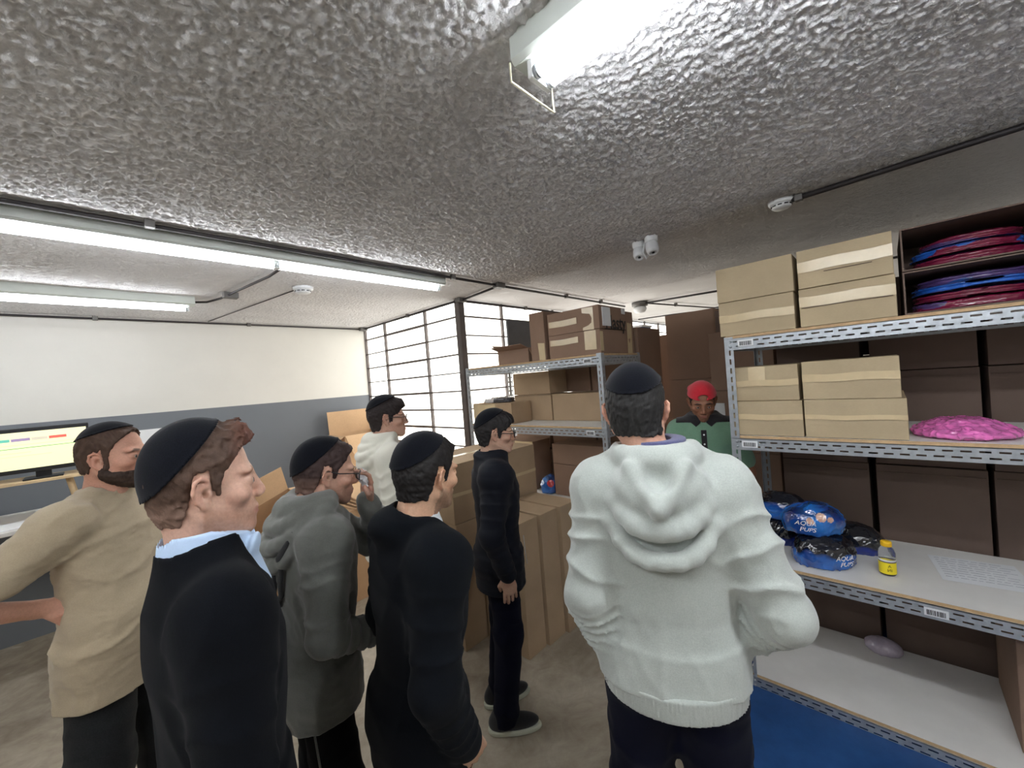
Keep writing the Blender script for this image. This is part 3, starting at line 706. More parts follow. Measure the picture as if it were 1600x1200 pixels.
# ------------------------------------------------------------------ implicit surfaces: shapes blended into ONE skin
class Sdf:
    def __init__(s): s.ops = []; s.mods = []; s.F = (np.zeros(3), np.eye(3))
    def frame(s, o=(0, 0, 0), R=None): s.F = (np.array(o, float), np.eye(3) if R is None else np.array(R, float)); return s
    def _w(s, p): return s.F[0] + s.F[1] @ np.array(p, float)
    def add(s, fn, c, rad, k, mode='+'): s.ops.append((fn, s._w(c) if c is not None else None, rad, k, mode))
    def ell(s, c, r, k=.01, mode='+', R=None):
        F0, F1 = s.F; c = np.array(c, float); r = np.array(r, float); Q = np.eye(3) if R is None else np.array(R, float)
        A = F1 @ Q; cw = F0 + F1 @ c
        def fn(P):
            q = (P-cw) @ A; k0 = np.sqrt(((q/r)**2).sum(1)); k1 = np.sqrt(((q/(r*r))**2).sum(1))+1e-9
            return np.where(k0 < 1e-6, -r.min(), k0*(k0-1)/k1)
        s.add(fn, c, r.max(), k, mode); return s
    def cone(s, a, b, ra, rb=None, k=.01, mode='+', fold=None, sq=None):
        rb = ra if rb is None else rb; aw, bw = s._w(a), s._w(b); L = np.linalg.norm(bw-aw)+1e-9; d = (bw-aw)/L
        def fn(P):
            q = P-aw; t = np.clip(q @ d/L, 0, 1); r = ra+(rb-ra)*t; v = q - t[:, None]*(d*L)
            if sq is not None:
                ax, f = sq; ax = np.array(ax, float); v = v + np.outer(v @ ax, ax)*(f-1)
            dd = np.sqrt((v**2).sum(1))-r
            if fold is not None: dd = dd-fold(t, P, L)
            return dd
        s.ops.append((fn, (aw+bw)/2, L/2+max(ra, rb)+.02, k, mode)); return s
    def loft(s, prof, k=.01, mode='+', grow=0., z0=None, z1=None, pw=2.0, cap=.01):
        """prof rows: z, half width (y), half depth (x), centre x, centre y"""
        pr = np.array([list(p)+[0]*(5-len(p)) for p in prof], float); F0, F1 = s.F
        za = pr[0, 0] if z0 is None else z0; zb = pr[-1, 0] if z1 is None else z1
        def fn(P):
            q = (P-F0) @ F1; z = q[:, 2]
            a = np.interp(z, pr[:, 0], pr[:, 1])+grow; b = np.interp(z, pr[:, 0], pr[:, 2])+grow
            cx = np.interp(z, pr[:, 0], pr[:, 3]); cy = np.interp(z, pr[:, 0], pr[:, 4])
            u = np.abs(q[:, 0]-cx)/b; v = np.abs(q[:, 1]-cy)/a
            d = ((u**pw+v**pw)**(1/pw)-1)*np.minimum(a, b)
            return np.maximum(np.maximum(d, za-z), z-zb)
        s.ops.append((fn, None, 0, k, mode)); return s
    def half(s, p, n, k=.005):   # keep the side n points away from
        pw = s._w(p); nw = s.F[1] @ (np.array(n, float)/np.linalg.norm(n))
        s.ops.append((lambda P: (P-pw) @ nw, None, 0, k, '&')); return s
    def mod(s, fn): s.mods.append(fn); return s
    def ev(s, P, cull=0.):
        f = np.full(len(P), 1.0)
        for fn, c, rad, k, mode in s.ops:
            idx = None
            if cull and c is not None:
                m = ((P-c)**2).sum(1) < (rad+k*1.2+cull)**2
                if not m.any(): continue
                idx = np.nonzero(m)[0]
            Q = P if idx is None else P[idx]; g = f if idx is None else f[idx]; d = fn(Q)
            if mode == '+':
                h = np.clip(.5+.5*(g-d)/k, 0, 1); g = g*(1-h)+d*h-k*h*(1-h)
            else:
                d2 = -d if mode == '-' else d
                h = np.clip(.5-.5*(g-d2)/k, 0, 1); g = g*(1-h)+d2*h+k*h*(1-h)
            if idx is None: f = g
            else: f[idx] = g
        for m in s.mods: f = m(f, P)
        return f
    def mesh(s, name, lo, hi, res, color=None, fine=None):
        """fine: optional ((x0,x1),(y0,y1),(z0,z1), step) inside which the grid lines are closer together"""
        B = 6; G = []
        for i in range(3):
            a, b = float(lo[i]), float(hi[i]); g = [a]
            while g[-1] < b:
                st = res
                if fine is not None and fine[i] is not None and fine[i][0]-res < g[-1] < fine[i][1]: st = fine[3]
                g.append(g[-1]+st)
            while (len(g)-1) % B: g.append(g[-1]+res)
            G.append(np.array(g))
        n = np.array([len(g) for g in G]); nb = (n-1)//B
        cen = [(g[:-1:B]+g[B::B])/2 for g in G]; hw = [(g[B::B]-g[:-1:B])/2 for g in G]
        C = np.stack(np.meshgrid(*cen, indexing='ij'), -1).reshape(-1, 3); Hd = np.stack(np.meshgrid(*hw, indexing='ij'), -1).reshape(-1, 3)
        fc = s.ev(C); act = np.nonzero(np.abs(fc) < np.sqrt((Hd**2).sum(1))*1.45+.007)[0]
        F = np.full(n, .5, np.float32)
        bi = np.stack(np.unravel_index(act, nb), -1)*B
        off = np.stack(np.meshgrid(*[np.arange(B+1)]*3, indexing='ij'), -1).reshape(-1, 3)
        I = (bi[:, None, :]+off[None]).reshape(-1, 3)
        key = (I[:, 0]*n[1]+I[:, 1])*n[2]+I[:, 2]; key = np.unique(key)
        I = np.stack(np.unravel_index(key, n), -1); P = np.stack([G[i][I[:, i]] for i in range(3)], -1)
        vals = np.concatenate([s.ev(P[a:a+300000], cull=res*3) for a in range(0, len(P), 300000)])
        F.reshape(-1)[key] = vals
        ins = F < 0
        # cells with mixed corner signs
        cs = [(a, b, c) for a in (0, 1) for b in (0, 1) for c in (0, 1)]
        sl = lambda A, o: A[o[0]:n[0]-1+o[0], o[1]:n[1]-1+o[1], o[2]:n[2]-1+o[2]]
        cnt = sum(sl(ins, o).astype(np.int8) for o in cs)
        cell = np.argwhere((cnt > 0) & (cnt < 8))
        if len(cell) == 0: raise RuntimeError('empty '+name)
        vid = np.full(n-1, -1, np.int32); vid[cell[:, 0], cell[:, 1], cell[:, 2]] = np.arange(len(cell))
        acc = np.zeros((len(cell), 3)); num = np.zeros(len(cell))
        for i, o in enumerate(cs):
            for ax in range(3):
                if o[ax]: continue
                p = list(o); p[ax] = 1
                a = F[cell[:, 0]+o[0], cell[:, 1]+o[1], cell[:, 2]+o[2]]; b = F[cell[:, 0]+p[0], cell[:, 1]+p[1], cell[:, 2]+p[2]]
                m = (a < 0) != (b < 0); t_ = np.where(m, a/np.where(m, a-b, 1), 0)
                pt = np.array(o, float)[None].repeat(len(cell), 0); pt[:, ax] += t_
                acc += pt*m[:, None]; num += m
        cc_ = cell+acc/num[:, None]; co = np.stack([np.interp(cc_[:, i], np.arange(n[i]), G[i]) for i in range(3)], -1)
        quads = []
        for ax in range(3):
            u, v = (ax+1) % 3, (ax+2) % 3
            sA = [slice(None)]*3; sB = [slice(None)]*3; sA[ax] = slice(0, -1); sB[ax] = slice(1, None)
            A = ins[tuple(sA)]; Bm = ins[tuple(sB)]; E = np.argwhere(A != Bm)
            E = E[(E[:, u] > 0) & (E[:, v] > 0) & (E[:, u] < n[u]-1) & (E[:, v] < n[v]-1)]
            def vv(du, dv):
                c = E.copy(); c[:, u] -= du; c[:, v] -= dv; return vid[c[:, 0], c[:, 1], c[:, 2]]
            q = np.stack([vv(1, 1), vv(0, 1), vv(0, 0), vv(1, 0)], -1)
            fl = ~A[E[:, 0], E[:, 1], E[:, 2]]; q[fl] = q[fl][:, ::-1]
            q = q[(q >= 0).all(1)]; quads.append(q)
        me = np_mesh(name, co, np.concatenate(quads))
        if color is not None:
            c = color(co); at = me.color_attributes.new('Col', 'FLOAT_COLOR', 'POINT')
            at.data.foreach_set('color', np.concatenate([c, np.ones((len(c), 1))], 1).astype(np.float32).ravel())
        return me

def n3(P, f, seed=0):
    """cheap smooth noise, about -1..1"""
    r = np.random.RandomState(seed); o = np.zeros(len(P)); W_ = P
    for i in range(5):
        k = r.normal(size=3); k /= np.linalg.norm(k); k2 = r.normal(size=3); k2 /= np.linalg.norm(k2)
        w = np.sin(W_ @ k2*f*(.6+.2*i)+r.uniform(0, 6))
        o += np.sin(W_ @ k*f*(1+.35*i)+w*1.3+r.uniform(0, 6))
    return o/3.2

def ridge(P, f, seed=0, sc=(1, 1, 1)):
    """soft crease pattern 0..1 (1 on the crests)"""
    v = n3(P*np.array(sc), f, seed); return (1-np.abs(v).clip(0, 1))**2

def attr_mat(name, rough=.6, spec=.4, noise=300, bump=.15, sss=0., coat=0., sheen=0.):
    t = NT(name, rough, 0, spec); a = t.node('ShaderNodeAttribute'); a.attribute_name = 'Col'
    v = t.coord(); f = t.noise(noise, 3, .6, v)
    t.color(t.mix(1., a.outputs['Color'], t.ramp(f, [(.3, (.90, .90, .90)), (.7, (1.06, 1.06, 1.06))]), 'MULTIPLY'))
    t.normal(t.bump(f, bump, .0012))
    t.b.inputs['Subsurface Weight'].default_value = sss; t.b.inputs['Subsurface Scale'].default_value = .01
    t.b.inputs['Subsurface Radius'].default_value = (1, .4, .25)
    t.b.inputs['Coat Weight'].default_value = coat; t.b.inputs['Sheen Weight'].default_value = sheen
    return t.m
M['skin'] = attr_mat('skin', .55, .35, 160, .12, .12)
M['wrap'] = attr_mat('plastic_wrapped_print', .16, .6, 40, .5, 0, .8)
def rgb(r, g, b): return np.array(srgb(r, g, b)[:3])

def near_surface(s, q, direction, far=.25, step=.002):
    """march from outside along direction until the surface of s; q (n,3)"""
    d = np.array(direction, float); d /= np.linalg.norm(d); P = q-d*far; alive = np.ones(len(P), bool)
    for i in range(int(2*far/step)):
        f = s.ev(P); alive &= f > 0
        if not alive.any(): break
        P[alive] += d*np.clip(f[alive], .0006, .02)[:, None]
    t_ = (P-q) @ d; ok = (s.ev(P) < .004) & (t_ < .04)
    if not ok.all(): P = np.where(ok[:, None], P, q+d*(t_[ok].max() if ok.any() else 0))
    return P

def bag(label, loc, rz, size, cols, seed, text=None, group='plastic wrapped bags on the third board of the right rack', name='wrapped_bag', tilt=0):
    """soft bag in shiny film: cols = function of local coordinates"""
    a, b, h = size; root = empty(name, label, 'bag', loc, rz, group, (tilt, 0, rz))
    s = Sdf(); s.ell((0, 0, h*.46), (a, b, h*.55), .02); (s.ell((0, 0, h*.22), (a*1.0, b*1.0, h*.74), .03) if h > .1 else s.ell((0, 0, h*.30), (a*1.02, b*1.02, h*.40), .05))
    s.mod(lambda f, P: np.maximum(f, .002-P[:, 2]))
    nk_ = min(1., h/.14)
    s.mod(lambda f, P: f-nk_*(.006*ridge(P, 46, seed)+.004*n3(P, 30, seed+1)+.0025*ridge(P, 120, seed+2)))
    me = s.mesh('body', (-a-.03, -b-.03, -.02), (a+.03, b+.03, h+.05), .0045, lambda P: cols(P, seed))
    obj('body', me, M['wrap'], root)
    if text:
        for body, size_, y, z, ty in text:
            tm = text_mesh(body, size_, .0008, .3, 'CENTER', 0); n = len(tm.vertices); co = np.empty(n*3); tm.vertices.foreach_get('co', co); co = co.reshape(-1, 3)
            q = np.stack([np.full(n, 0.), -co[:, 0]+y, co[:, 1]+z], -1)          # reads from -x
            q = near_surface(s, q, (1, 0, 0)); q[:, 0] -= .0038+co[:, 2]
            tm.vertices.foreach_set('co', q.ravel()); tm.update(); obj('lettering', tm, M['paper'], root)
    return root
def blue_print(P, sd):
    t = (n3(P, 26, sd)+1)/2; t2 = (n3(P, 40, sd+3)+1)/2
    c = rgb(14, 40, 120)*(1-t[:, None])+rgb(34, 120, 205)*t[:, None]
    m = np.clip((P[:, 2]-.085)*30, 0, 1)[:, None]*(t2[:, None] > .45); return c*(1-.6*m)+rgb(12, 16, 34)*.6*m
def dark_top(P, sd):
    t = (n3(P, 26, sd)+1)/2; c = rgb(12, 40, 120)*(1-t[:, None])+rgb(30, 105, 195)*t[:, None]
    m = np.clip((P[:, 2]-.07+.02*n3(P, 30, sd))*60, 0, 1)[:, None]; return c*(1-m)+rgb(22, 24, 34)*m
def blue_low(P, sd):
    m = np.clip((P[:, 2]-.04+.02*n3(P, 30, sd))*60, 0, 1)[:, None]; return rgb(22, 44, 130)*(1-m)+rgb(26, 27, 33)*m
bag('blue film-wrapped bag with white lettering, lowest and frontmost in the pile on the third board', (2.655, .300, zl), .62, (.105, .135, .155), dark_top, 3, [('AQUA', .032, -.035, .066, 0), ('PUPS', .032, -.045, .034, 0)])
bag('bright blue film-wrapped bag with beige spots lying on top of the pile', (2.69, .345, zl+.158), .42, (.10, .135, .14),
    lambda P, sd: np.where((((P[:, 1:2]+.012)**2+(P[:, 2:3]-.095)**2 < .0005) | ((P[:, 1:2]-.04)**2+(P[:, 2:3]-.075)**2 < .00028) | ((P[:, 1:2]+.052)**2+(P[:, 2:3]-.085)**2 < .0002)) & (P[:, 0:1] < 0), rgb(214, 172, 150)[None], blue_print(P, sd)), 9, [('AQUA', .031, .062, .062, 0), ('PUPS', .031, .054, .030, 0)])
bag('dark film-wrapped bag at the left back of the pile, half hidden by the grey hoodie', (2.87, .535, zl), .2, (.10, .13, .15), blue_low, 15)
bag('dark bag resting on the left back one, behind the bright blue bag', (2.89, .525, zl+.15), .1, (.10, .125, .13), dark_top, 17)
bag('black film-wrapped bag on the board at the right behind the pile', (2.955, .20, zl), -.25, (.10, .145, .13), blue_low, 21)
bag('small blue bag with a red spot on the third board of the middle rack', (3.03, 2.44, zl), .7, (.06, .085, .155),
    lambda P, sd: np.where(((P[:, 1:2]-.0)**2+(P[:, 2:3]-.09)**2 < .0011), rgb(190, 60, 66)[None], blue_print(P, sd)), 31, None, None)
bag('white and dark film-wrapped package on the low tan box of the middle rack', (2.83, 2.86, 1.612), 0, (.10, .17, .055),
    lambda P, sd: np.where(P[:, 1:2] < -.04, rgb(60, 58, 64)[None], rgb(214, 212, 214)[None]), 35, None, None)
bag('small white film bag in the dark behind the bottom board of the right rack', (3.10, .10, .07), 0, (.05, .07, .07), lambda P, sd: np.tile(rgb(190, 180, 196), (len(P), 1)), 37, None, None)
# flat packs in the open boxes
def pack(label, loc, size, c1, c2, seed, g):
    a, b, h = size; b -= .022; h *= .9; bag(label, (loc[0], -.284+(loc[1]+.275)*.5, loc[2]), 0, (a, b, h), lambda P, sd: np.where((n3(P*np.array([1, 1, 3]), 14, sd) > .35)[:, None], c2[None], c1[None]), seed, None, g, 'wrapped_package')
mar, blu, pur = rgb(112, 24, 56), rgb(32, 90, 176), rgb(78, 58, 108)
g = 'flat packs in the upper open box'
zu = zt+.196
pack('maroon flat pack at the bottom of the upper open box', (2.66, -.275, zu), (.13, .175, .045), mar, pur, 41, g)
pack('blue ended flat pack in the middle of the upper open box', (2.66, -.25, zu+.042), (.13, .165, .042), blu, mar, 42, g)
pack('maroon flat pack lying on top in the upper open box', (2.68, -.27, zu+.082), (.13, .15, .040), mar, pur, 43, g)
g = 'flat packs in the lower open box'; zu = zt+.006
pack('maroon flat pack at the bottom of the lower open box', (2.655, -.275, zu), (.13, .185, .050), mar, pur, 44, g)
pack('dark red flat pack second from below in the lower open box', (2.655, -.285, zu+.040), (.135, .18, .038), mar, mar*.6, 45, g)
pack('bright blue thin flat pack in the lower open box', (2.65, -.30, zu+.076), (.14, .185, .034), blu, blu*.7, 46, g)
pack('purple flat pack on top in the lower open box', (2.68, -.29, zu+.108), (.13, .17, .036), pur, blu*.5, 47, g)
# pink bundle
root = empty('pink_bundle', 'flat oval pink bundle in clear film on the second board of the right rack', 'bundle', (2.70, -.235, zm))
s = Sdf()
for k in range(5):
    rr = 1-.13*k; s.ell((0, 0, .018+.011*k), (.20*rr, .165*rr, .022), .012)
s.ell((.02, .01, .10), (.10, .09, .035), .02, '-')
s.mod(lambda f, P: np.maximum(f, .001-P[:, 2])-.006*ridge(P, 60, 5)-.003*ridge(P, 130, 6))
me = s.mesh('body', (-.24, -.21, -.02), (.24, .21, .13), .0045, lambda P: rgb(222, 96, 178)[None]*(1-.45*np.clip(ridge(P, 60, 8), 0, 1)[:, None])+rgb(250, 190, 232)[None]*.12)
obj('body', me, M['wrap'], root)
# bottle with yellow cap
t = NT('clear_bottle', .05, 0, .5); t.color((.93, .95, .96, 1)); t.b.inputs['Transmission Weight'].default_value = .95; t.b.inputs['IOR'].default_value = 1.12; M['clear'] = t.m
root = empty('juice_bottle', 'clear plastic bottle with yellow cap and yellow label on the third board', 'bottle', (2.665, .05, zl), -.3)
bm = bmesh.new(); lathe(bm, [(.001, .001), (.029, .001), (.0325, .006), (.0325, .030), (.031, .034), (.0325, .040), (.0325, .085), (.033, .108), (.027, .128), (.019, .138), (.0175, .144)], 36); obj('body', bm, M['clear'], root)
bm = bmesh.new(); lathe(bm, [(.0205, .140), (.0215, .142), (.0215, .160), (.0195, .164), (.001, .164)], 36); o = obj('cap', bm, simple('yellow_cap', srgb(244, 190, 30), .4), root)
bm = bmesh.new()
M['label_y'] = simple('yellow_label', srgb(246, 224, 40), .5, 0, .03); M['label_p'] = simple('dark_purple_print', srgb(66, 40, 84), .5)
lathe(bm, [(.0332, .010), (.0332, .066)], 36); bmesh.ops.delete(bm, geom=[f for f in bm.faces if len(f.verts) > 4], context='FACES'); obj('bottle_label', bm, M['label_y'], root)
bm = bmesh.new(); lathe(bm, [(.0335, .066), (.0335, .071)], 36); bmesh.ops.delete(bm, geom=[f for f in bm.faces if len(f.verts) > 4], context='FACES'); obj('label_band', bm, M['label_p'], root)
bm = bmesh.new(); lathe(bm, [(.0333, .071), (.0333, .080)], 36); bmesh.ops.delete(bm, geom=[f for f in bm.faces if len(f.verts) > 4], context='FACES'); obj('label_band', bm, M['paper'], root)
for body, z in (('A', .050), ('IN', .030)):
    tm = text_mesh(body, .019, .0003, 0, 'CENTER', 0)
    for v in tm.vertices:
        a = PI - .35 - v.co.x/.0338 + .9; v.co = Vector((.0344*math.cos(a), .0344*math.sin(a), v.co.y+z))
    obj('lettering', tm, M['ink'], root)
# written sheet
root = empty('note_sheet', 'thin sheet with faint handwriting lying on the third board beside the bottle', 'paper', (2.90, -.26, zl+.0005), .12)
obj('sheet', box(-.16, .14, -.16, .14, 0, .0006), M['paper'], root)
r_ = random.Random(4); bm = bmesh.new()
for k in range(9):
    x = -.11+k*.028; y = .12
    while y > -.10:
        L = r_.uniform(.01, .05); bx(bm, x-.0008, x+.0008, y-L, y, .0006, .0011); y -= L+.008
obj('handwriting', bm, simple('pencil', srgb(120, 122, 140), .7), root)

def conform(S_, pts, off=.006):
    """push a polyline out onto the surface of S_"""
    P = np.array(pts, float)
    for it in range(12):
        f = S_.ev(P); g = np.stack([S_.ev(P+e)-S_.ev(P-e) for e in np.eye(3)*.004], -1); g /= np.linalg.norm(g, axis=1)[:, None]+1e-9
        P = P-g*(f-off)[:, None]*.8
    return [tuple(p) for p in P]
def spline(pts, n=6):
    P = [Vector(p) for p in pts]; o = []
    for i in range(len(P)-1):
        a, b, c, d = P[max(i-1, 0)], P[i], P[i+1], P[min(i+2, len(P)-1)]
        for k in range(n):
            t = k/n; o.append(tuple(.5*((2*b)+(c-a)*t+(2*a-5*b+4*c-d)*t*t+(3*b-a-3*c+d)*t**3)))
    return o+[tuple(P[-1])]

# ------------------------------------------------------------------ people
def rotm(rx=0, ry=0, rz=0):
    return np.array(Euler((rx, ry, rz), 'XYZ').to_matrix())
TORSO = [(.84, .140, .100, -.005), (.90, .156, .108, -.01), (.98, .154, .104, -.005), (1.08, .136, .090, .0), (1.20, .146, .098, .005), (1.32, .160, .106, .0), (1.40, .154, .094, -.008), (1.45, .120, .072, -.015), (1.49, .074, .060, -.018), (1.53, .060, .058, -.016)]

class Person:
    """local frame: +x forward, +y the person's left, +z up; metres for a 1.75 m figure, then scaled"""
    def __init__(s, label, loc, yaw, h, **k):
        s.k = k; s.h = h; s.sc = h/1.75
        s.root = empty('person', label, 'person', (loc[0], loc[1], 0), math.radians(yaw))
        s.root.scale = (s.sc,)*3
        s.lean = k.get('lean', 0.); s.yaw = yaw
        s.Hc = np.array(k.get('head', (.015+s.lean*.66, 0, 1.625)), float)
        hy, hp, hr = [math.radians(v) for v in k.get('headrot', (0, 0, 0))]
        s.HR = rotm(0, 0, hy) @ rotm(0, hp, 0) @ rotm(hr, 0, 0)
        s.skin = rgb(*k.get('skin', (196, 150, 124)))
        L = s.lean
        s.belly = k.get('belly', 0.); s.wide = k.get('wide', 1.)
        s.tor = [(z, a*s.wide+s.belly*.5*math.exp(-((z-1.05)/.13)**2), b+s.belly*math.exp(-((z-1.06)/.14)**2)*.7, cx+L*max(0, z-.95)+s.belly*math.exp(-((z-1.06)/.14)**2)*.6) for z, a, b, cx in TORSO]
        sw = k.get('sw', .163)
        s.sh = {1: np.array((L*.47-.008, sw, 1.415)), -1: np.array((L*.47-.008, -sw, 1.415))}
        s.sh[1][2] += k.get('shz', (0, 0))[0]; s.sh[-1][2] += k.get('shz', (0, 0))[1]
        s.el = {1: np.array(k.get('elL', (-.03, .235, 1.12)), float), -1: np.array(k.get('elR', (-.03, -.235, 1.12)), float)}
        s.wr = {1: np.array(k.get('wrL', (.06, .25, .88)), float), -1: np.array(k.get('wrR', (.06, -.25, .88)), float)}
        s.hd = {1: k.get('handL', ((.03, 0, -1), (0, -1, 0), .35)), -1: k.get('handR', ((.03, 0, -1), (0, 1, 0), .35))}
        f = k.get('feet', ((0, .10), (0, -.10)))
        s.ank = {1: np.array((f[0][0]-.03, f[0][1], .085)), -1: np.array((f[1][0]-.03, f[1][1], .085))}
        s.fyaw = [math.radians(v) for v in k.get('footyaw', (8, -8))]
        s.hip = {q: np.array((0, q*.088, .91)) for q in (1, -1)}
        s.kn = {q: (s.hip[q]+s.ank[q])/2+np.array((.03, 0, .03)) for q in (1, -1)}
    # -- head primitives, in the head frame
    def headsdf(s, S_, ears=True, face=True, neck=True):
        S_.frame(s.Hc, s.HR); j = s.k.get('jaw', 1.)
        S_.ell((-.012, 0, .034), (.093, .0735, .086), .02); S_.ell((-.042, 0, -.005), (.058, .060, .066), .03)
        S_.ell((.028, 0, -.028), (.060, .057*j, .082), .03)
        for y in (1, -1):
            S_.cone((-.002, y*.052*j, -.050), (.066, y*.014, -.096), .020, .015, .022)
        S_.ell((.077, 0, -.096), (.018, .022*j, .016), .016)
        if face:
            for y in (1, -1):
                S_.ell((.074, y*.028, .022), (.016, .030, .010), .014)
                S_.ell((.060, y*.044, -.022), (.022, .022, .019), .02)
            S_.ell((.074, 0, -.062), (.024, .030, .026), .018)
            S_.cone((.085, 0, .014), (.1045, 0, -.024), .0085, .0105, .012); S_.ell((.1060, 0, -.030), (.0115, .0125, .0105), .006)
            for y in (1, -1):
                S_.ell((.100, y*.0125, -.034), (.011, .0075, .0075), .005)
                S_.ell((.100, y*.033, .0), (.016, .018, .012), .012, '-')
                S_.ell((.0765, y*.032, .0), (.0150, .0165, .0135), .004)
                S_.ell((.096, y*.032, -.001), (.0105, .0125, .0048), .003, '-')
                S_.ell((.104, y*.0065, -.0415), (.0055, .0035, .004), .002, '-')
            S_.ell((.0935, 0, -.0595), (.0085, .022, .0050), .004); S_.ell((.0925, 0, -.0705), (.0085, .019, .0058), .004)
            S_.ell((.106, 0, -.0650), (.014, .024, .0013), .002, '-')
        if ears:
            for y in (1, -1):
                T_ = np.array((-.006, y*.069, -.006)); R = rotm(0, 0, y*-.34) @ rotm(y*-.10, -.16, 0); F0, F1 = s.Hc+s.HR @ T_, s.HR @ R
                S_.frame(F0, F1)
                S_.ell((-.006, y*.006, .0), (.016, .0045, .026), .006)
                hx_ = [(.010, .004, .010), (.006, .009, .024), (-.006, .011, .031), (-.018, .012, .026), (-.024, .012, .008), (-.020, .010, -.012), (-.010, .008, -.026), (.000, .006, -.031), (.004, .004, -.024)]
                for a_, b_ in zip(hx_, hx_[1:]): S_.cone((a_[0], y*a_[1], a_[2]), (b_[0], y*b_[1], b_[2]), .0040, .0040, .003)
                S_.ell((-.003, y*.007, -.027), (.008, .0045, .009), .004)
                ax_ = [(.002, .006, .012), (-.010, .008, .014), (-.014, .008, .0), (-.010, .008, -.014)]
                for a_, b_ in zip(ax_, ax_[1:]): S_.cone((a_[0], y*a_[1], a_[2]), (b_[0], y*b_[1], b_[2]), .0030, .0030, .003)
                S_.ell((-.001, y*.009, -.003), (.007, .006, .010), .003, '-'); S_.ell((.008, y*.007, -.006), (.004, .004, .007), .003)
                S_.frame(s.Hc, s.HR)
        S_.frame()
        if neck:
            a = s.Hc + s.HR @ np.array((-.028, 0, -.045)); b = np.array((-.018+s.lean*.5, 0, 1.46))
            S_.cone(a, b, .054, .062, .028)
            c1 = s.Hc + s.HR @ np.array((.045, 0, -.085))
            S_.cone(s.Hc + s.HR @ np.array((.01, 0, -.07)), b+np.array((.03, 0, .0)), .035, .040, .025)
    def torso(s, S_, grow=0., z0=.84, z1=1.53, shoulder=.052, k=.03, pw=2.3):
        S_.frame(); S_.loft(s.tor, .01, '+', grow, z0, z1, pw)
        nk = np.array((-.018+s.lean*.5, 0, 1.485+grow*.4))
        for q in (1, -1):
            S_.cone(nk, s.sh[q]+np.array((0, -q*.02, .0)), .040+grow*.7, shoulder-.006+grow*.7, .03)
            S_.ell(s.sh[q]+np.array((0, 0, -.01)), np.array((shoulder+.004, shoulder-.006, shoulder+.006))+grow*.8, .025)
    def handsdf(s, S_, q):
        w = s.wr[q]; d, n, curl = s.hd[q][:3]; d = np.array(d, float); d /= np.linalg.norm(d)
        n = np.array(n, float); n -= d*(n@d); n /= np.linalg.norm(n); t = np.cross(d, n)*q    # n: palm normal, t: towards the thumb
        t = -t if s.hd[q][3:] == ('flip',) else t
        R = np.stack([d, t, n], -1); S_.frame(w, R)
        S_.cone((-.02, 0, 0), (.02, 0, 0), .024, .024, .02); S_.ell((.052, 0, -.002), (.046, .040, .015), .016)
        S_.ell((.030, .022, .008), (.028, .016, .014), .012)
        for i, (y, L, r) in enumerate(((.030, .070, .0088), (.010, .078, .0092), (-.011, .073, .0088), (-.030, .058, .0078))):
            p = np.array((.088-.004*abs(i-1), y, -.002)); a = curl*(.55+.12*i)
            for seg, f in enumerate((.45, .31, .26)):
                nx = p+np.array((math.cos(a), y*.9*(1-curl), 0))*L*f*np.array((1, 1, 1)); nx[2] = p[2]+math.sin(a)*L*f
                S_.cone(p, nx, r*(1-.06*seg), r*(.94-.06*seg), .0045); p = nx; a += curl*(1.0-.1*seg)
        th = s.hd[q][2]; S_.cone((.020, .030, .004), (.052, .050, .012+.02*th), .0125, .0105, .008)
        S_.cone((.052, .050, .012+.02*th), (.080, .052-.018*th, .018+.03*th), .0103, .0085, .004)
        S_.frame()
    def body(s):
        S_ = Sdf(); s.headsdf(S_); s.torso(S_, -.012, .84, 1.50, .044)
        S_.frame()
        for q in (1, -1):
            S_.cone(s.sh[q], s.el[q], .044, .038, .03); S_.cone(s.el[q], s.wr[q]+(s.el[q]-s.wr[q])*.05, .039, .026, .02)
            s.handsdf(S_, q)
            S_.cone(s.hip[q], s.kn[q], .078, .052, .04); S_.cone(s.kn[q], s.ank[q], .050, .036, .03)
            S_.cone(s.ank[q]+np.array((0, 0, -.02)), s.ank[q]+np.array((.12*math.cos(s.fyaw[0 if q == 1 else 1]), .12*math.sin(s.fyaw[0 if q == 1 else 1]), -.052)), .034, .026, .02)
        sk = s.skin; br = rgb(*s.k.get('brow', s.k.get('hair', (40, 30, 26)))); stub = s.k.get('stubble', 0.)
        sc_col = rgb(*s.k.get('stubcol', s.k.get('hair', (40, 30, 26))))
        def col(P):
            q = (P-s.Hc) @ s.HR; x, y, z = q.T; c = np.tile(sk, (len(P), 1)); ay = np.abs(y)
            red = np.exp(-(((z+.030)/.022)**2+((ay-.045)/.022)**2))*(x > .03)+np.exp(-(((z+.03)/.014)**2+(ay/.016)**2))*(x > .09)+.8*((ay > .078) & (z > -.06) & (z < .04))
            c = c*(1-.20*red[:, None])+sk*np.array((1.18, .72, .66))*.20*red[:, None]
            lip = np.clip(1.35-((z+.065)/.0115)**2-(y/.024)**2, 0, 1)*(x > .080)
            c = c*(1-.55*lip[:, None])+rgb(176, 96, 88)*.55*lip[:, None]*min(1, sk.max()*2.2)
            bw = np.clip(1.6-((z-.0235-.10*(ay-.03)*(ay < .04)+.35*np.clip(ay-.038, 0, 1))/.0052)**2-((ay-.033)/.021)**2*1.2, 0, 1)*(x > .05)
            c = c*(1-.85*bw[:, None])+br*.85*bw[:, None]
            lash = np.clip(1.3-((z-.0045)/.0022)**2-((ay-.032)/.014)**2, 0, 1)*(x > .07)*.6
            c = c*(1-lash[:, None])+br*.5*lash[:, None]
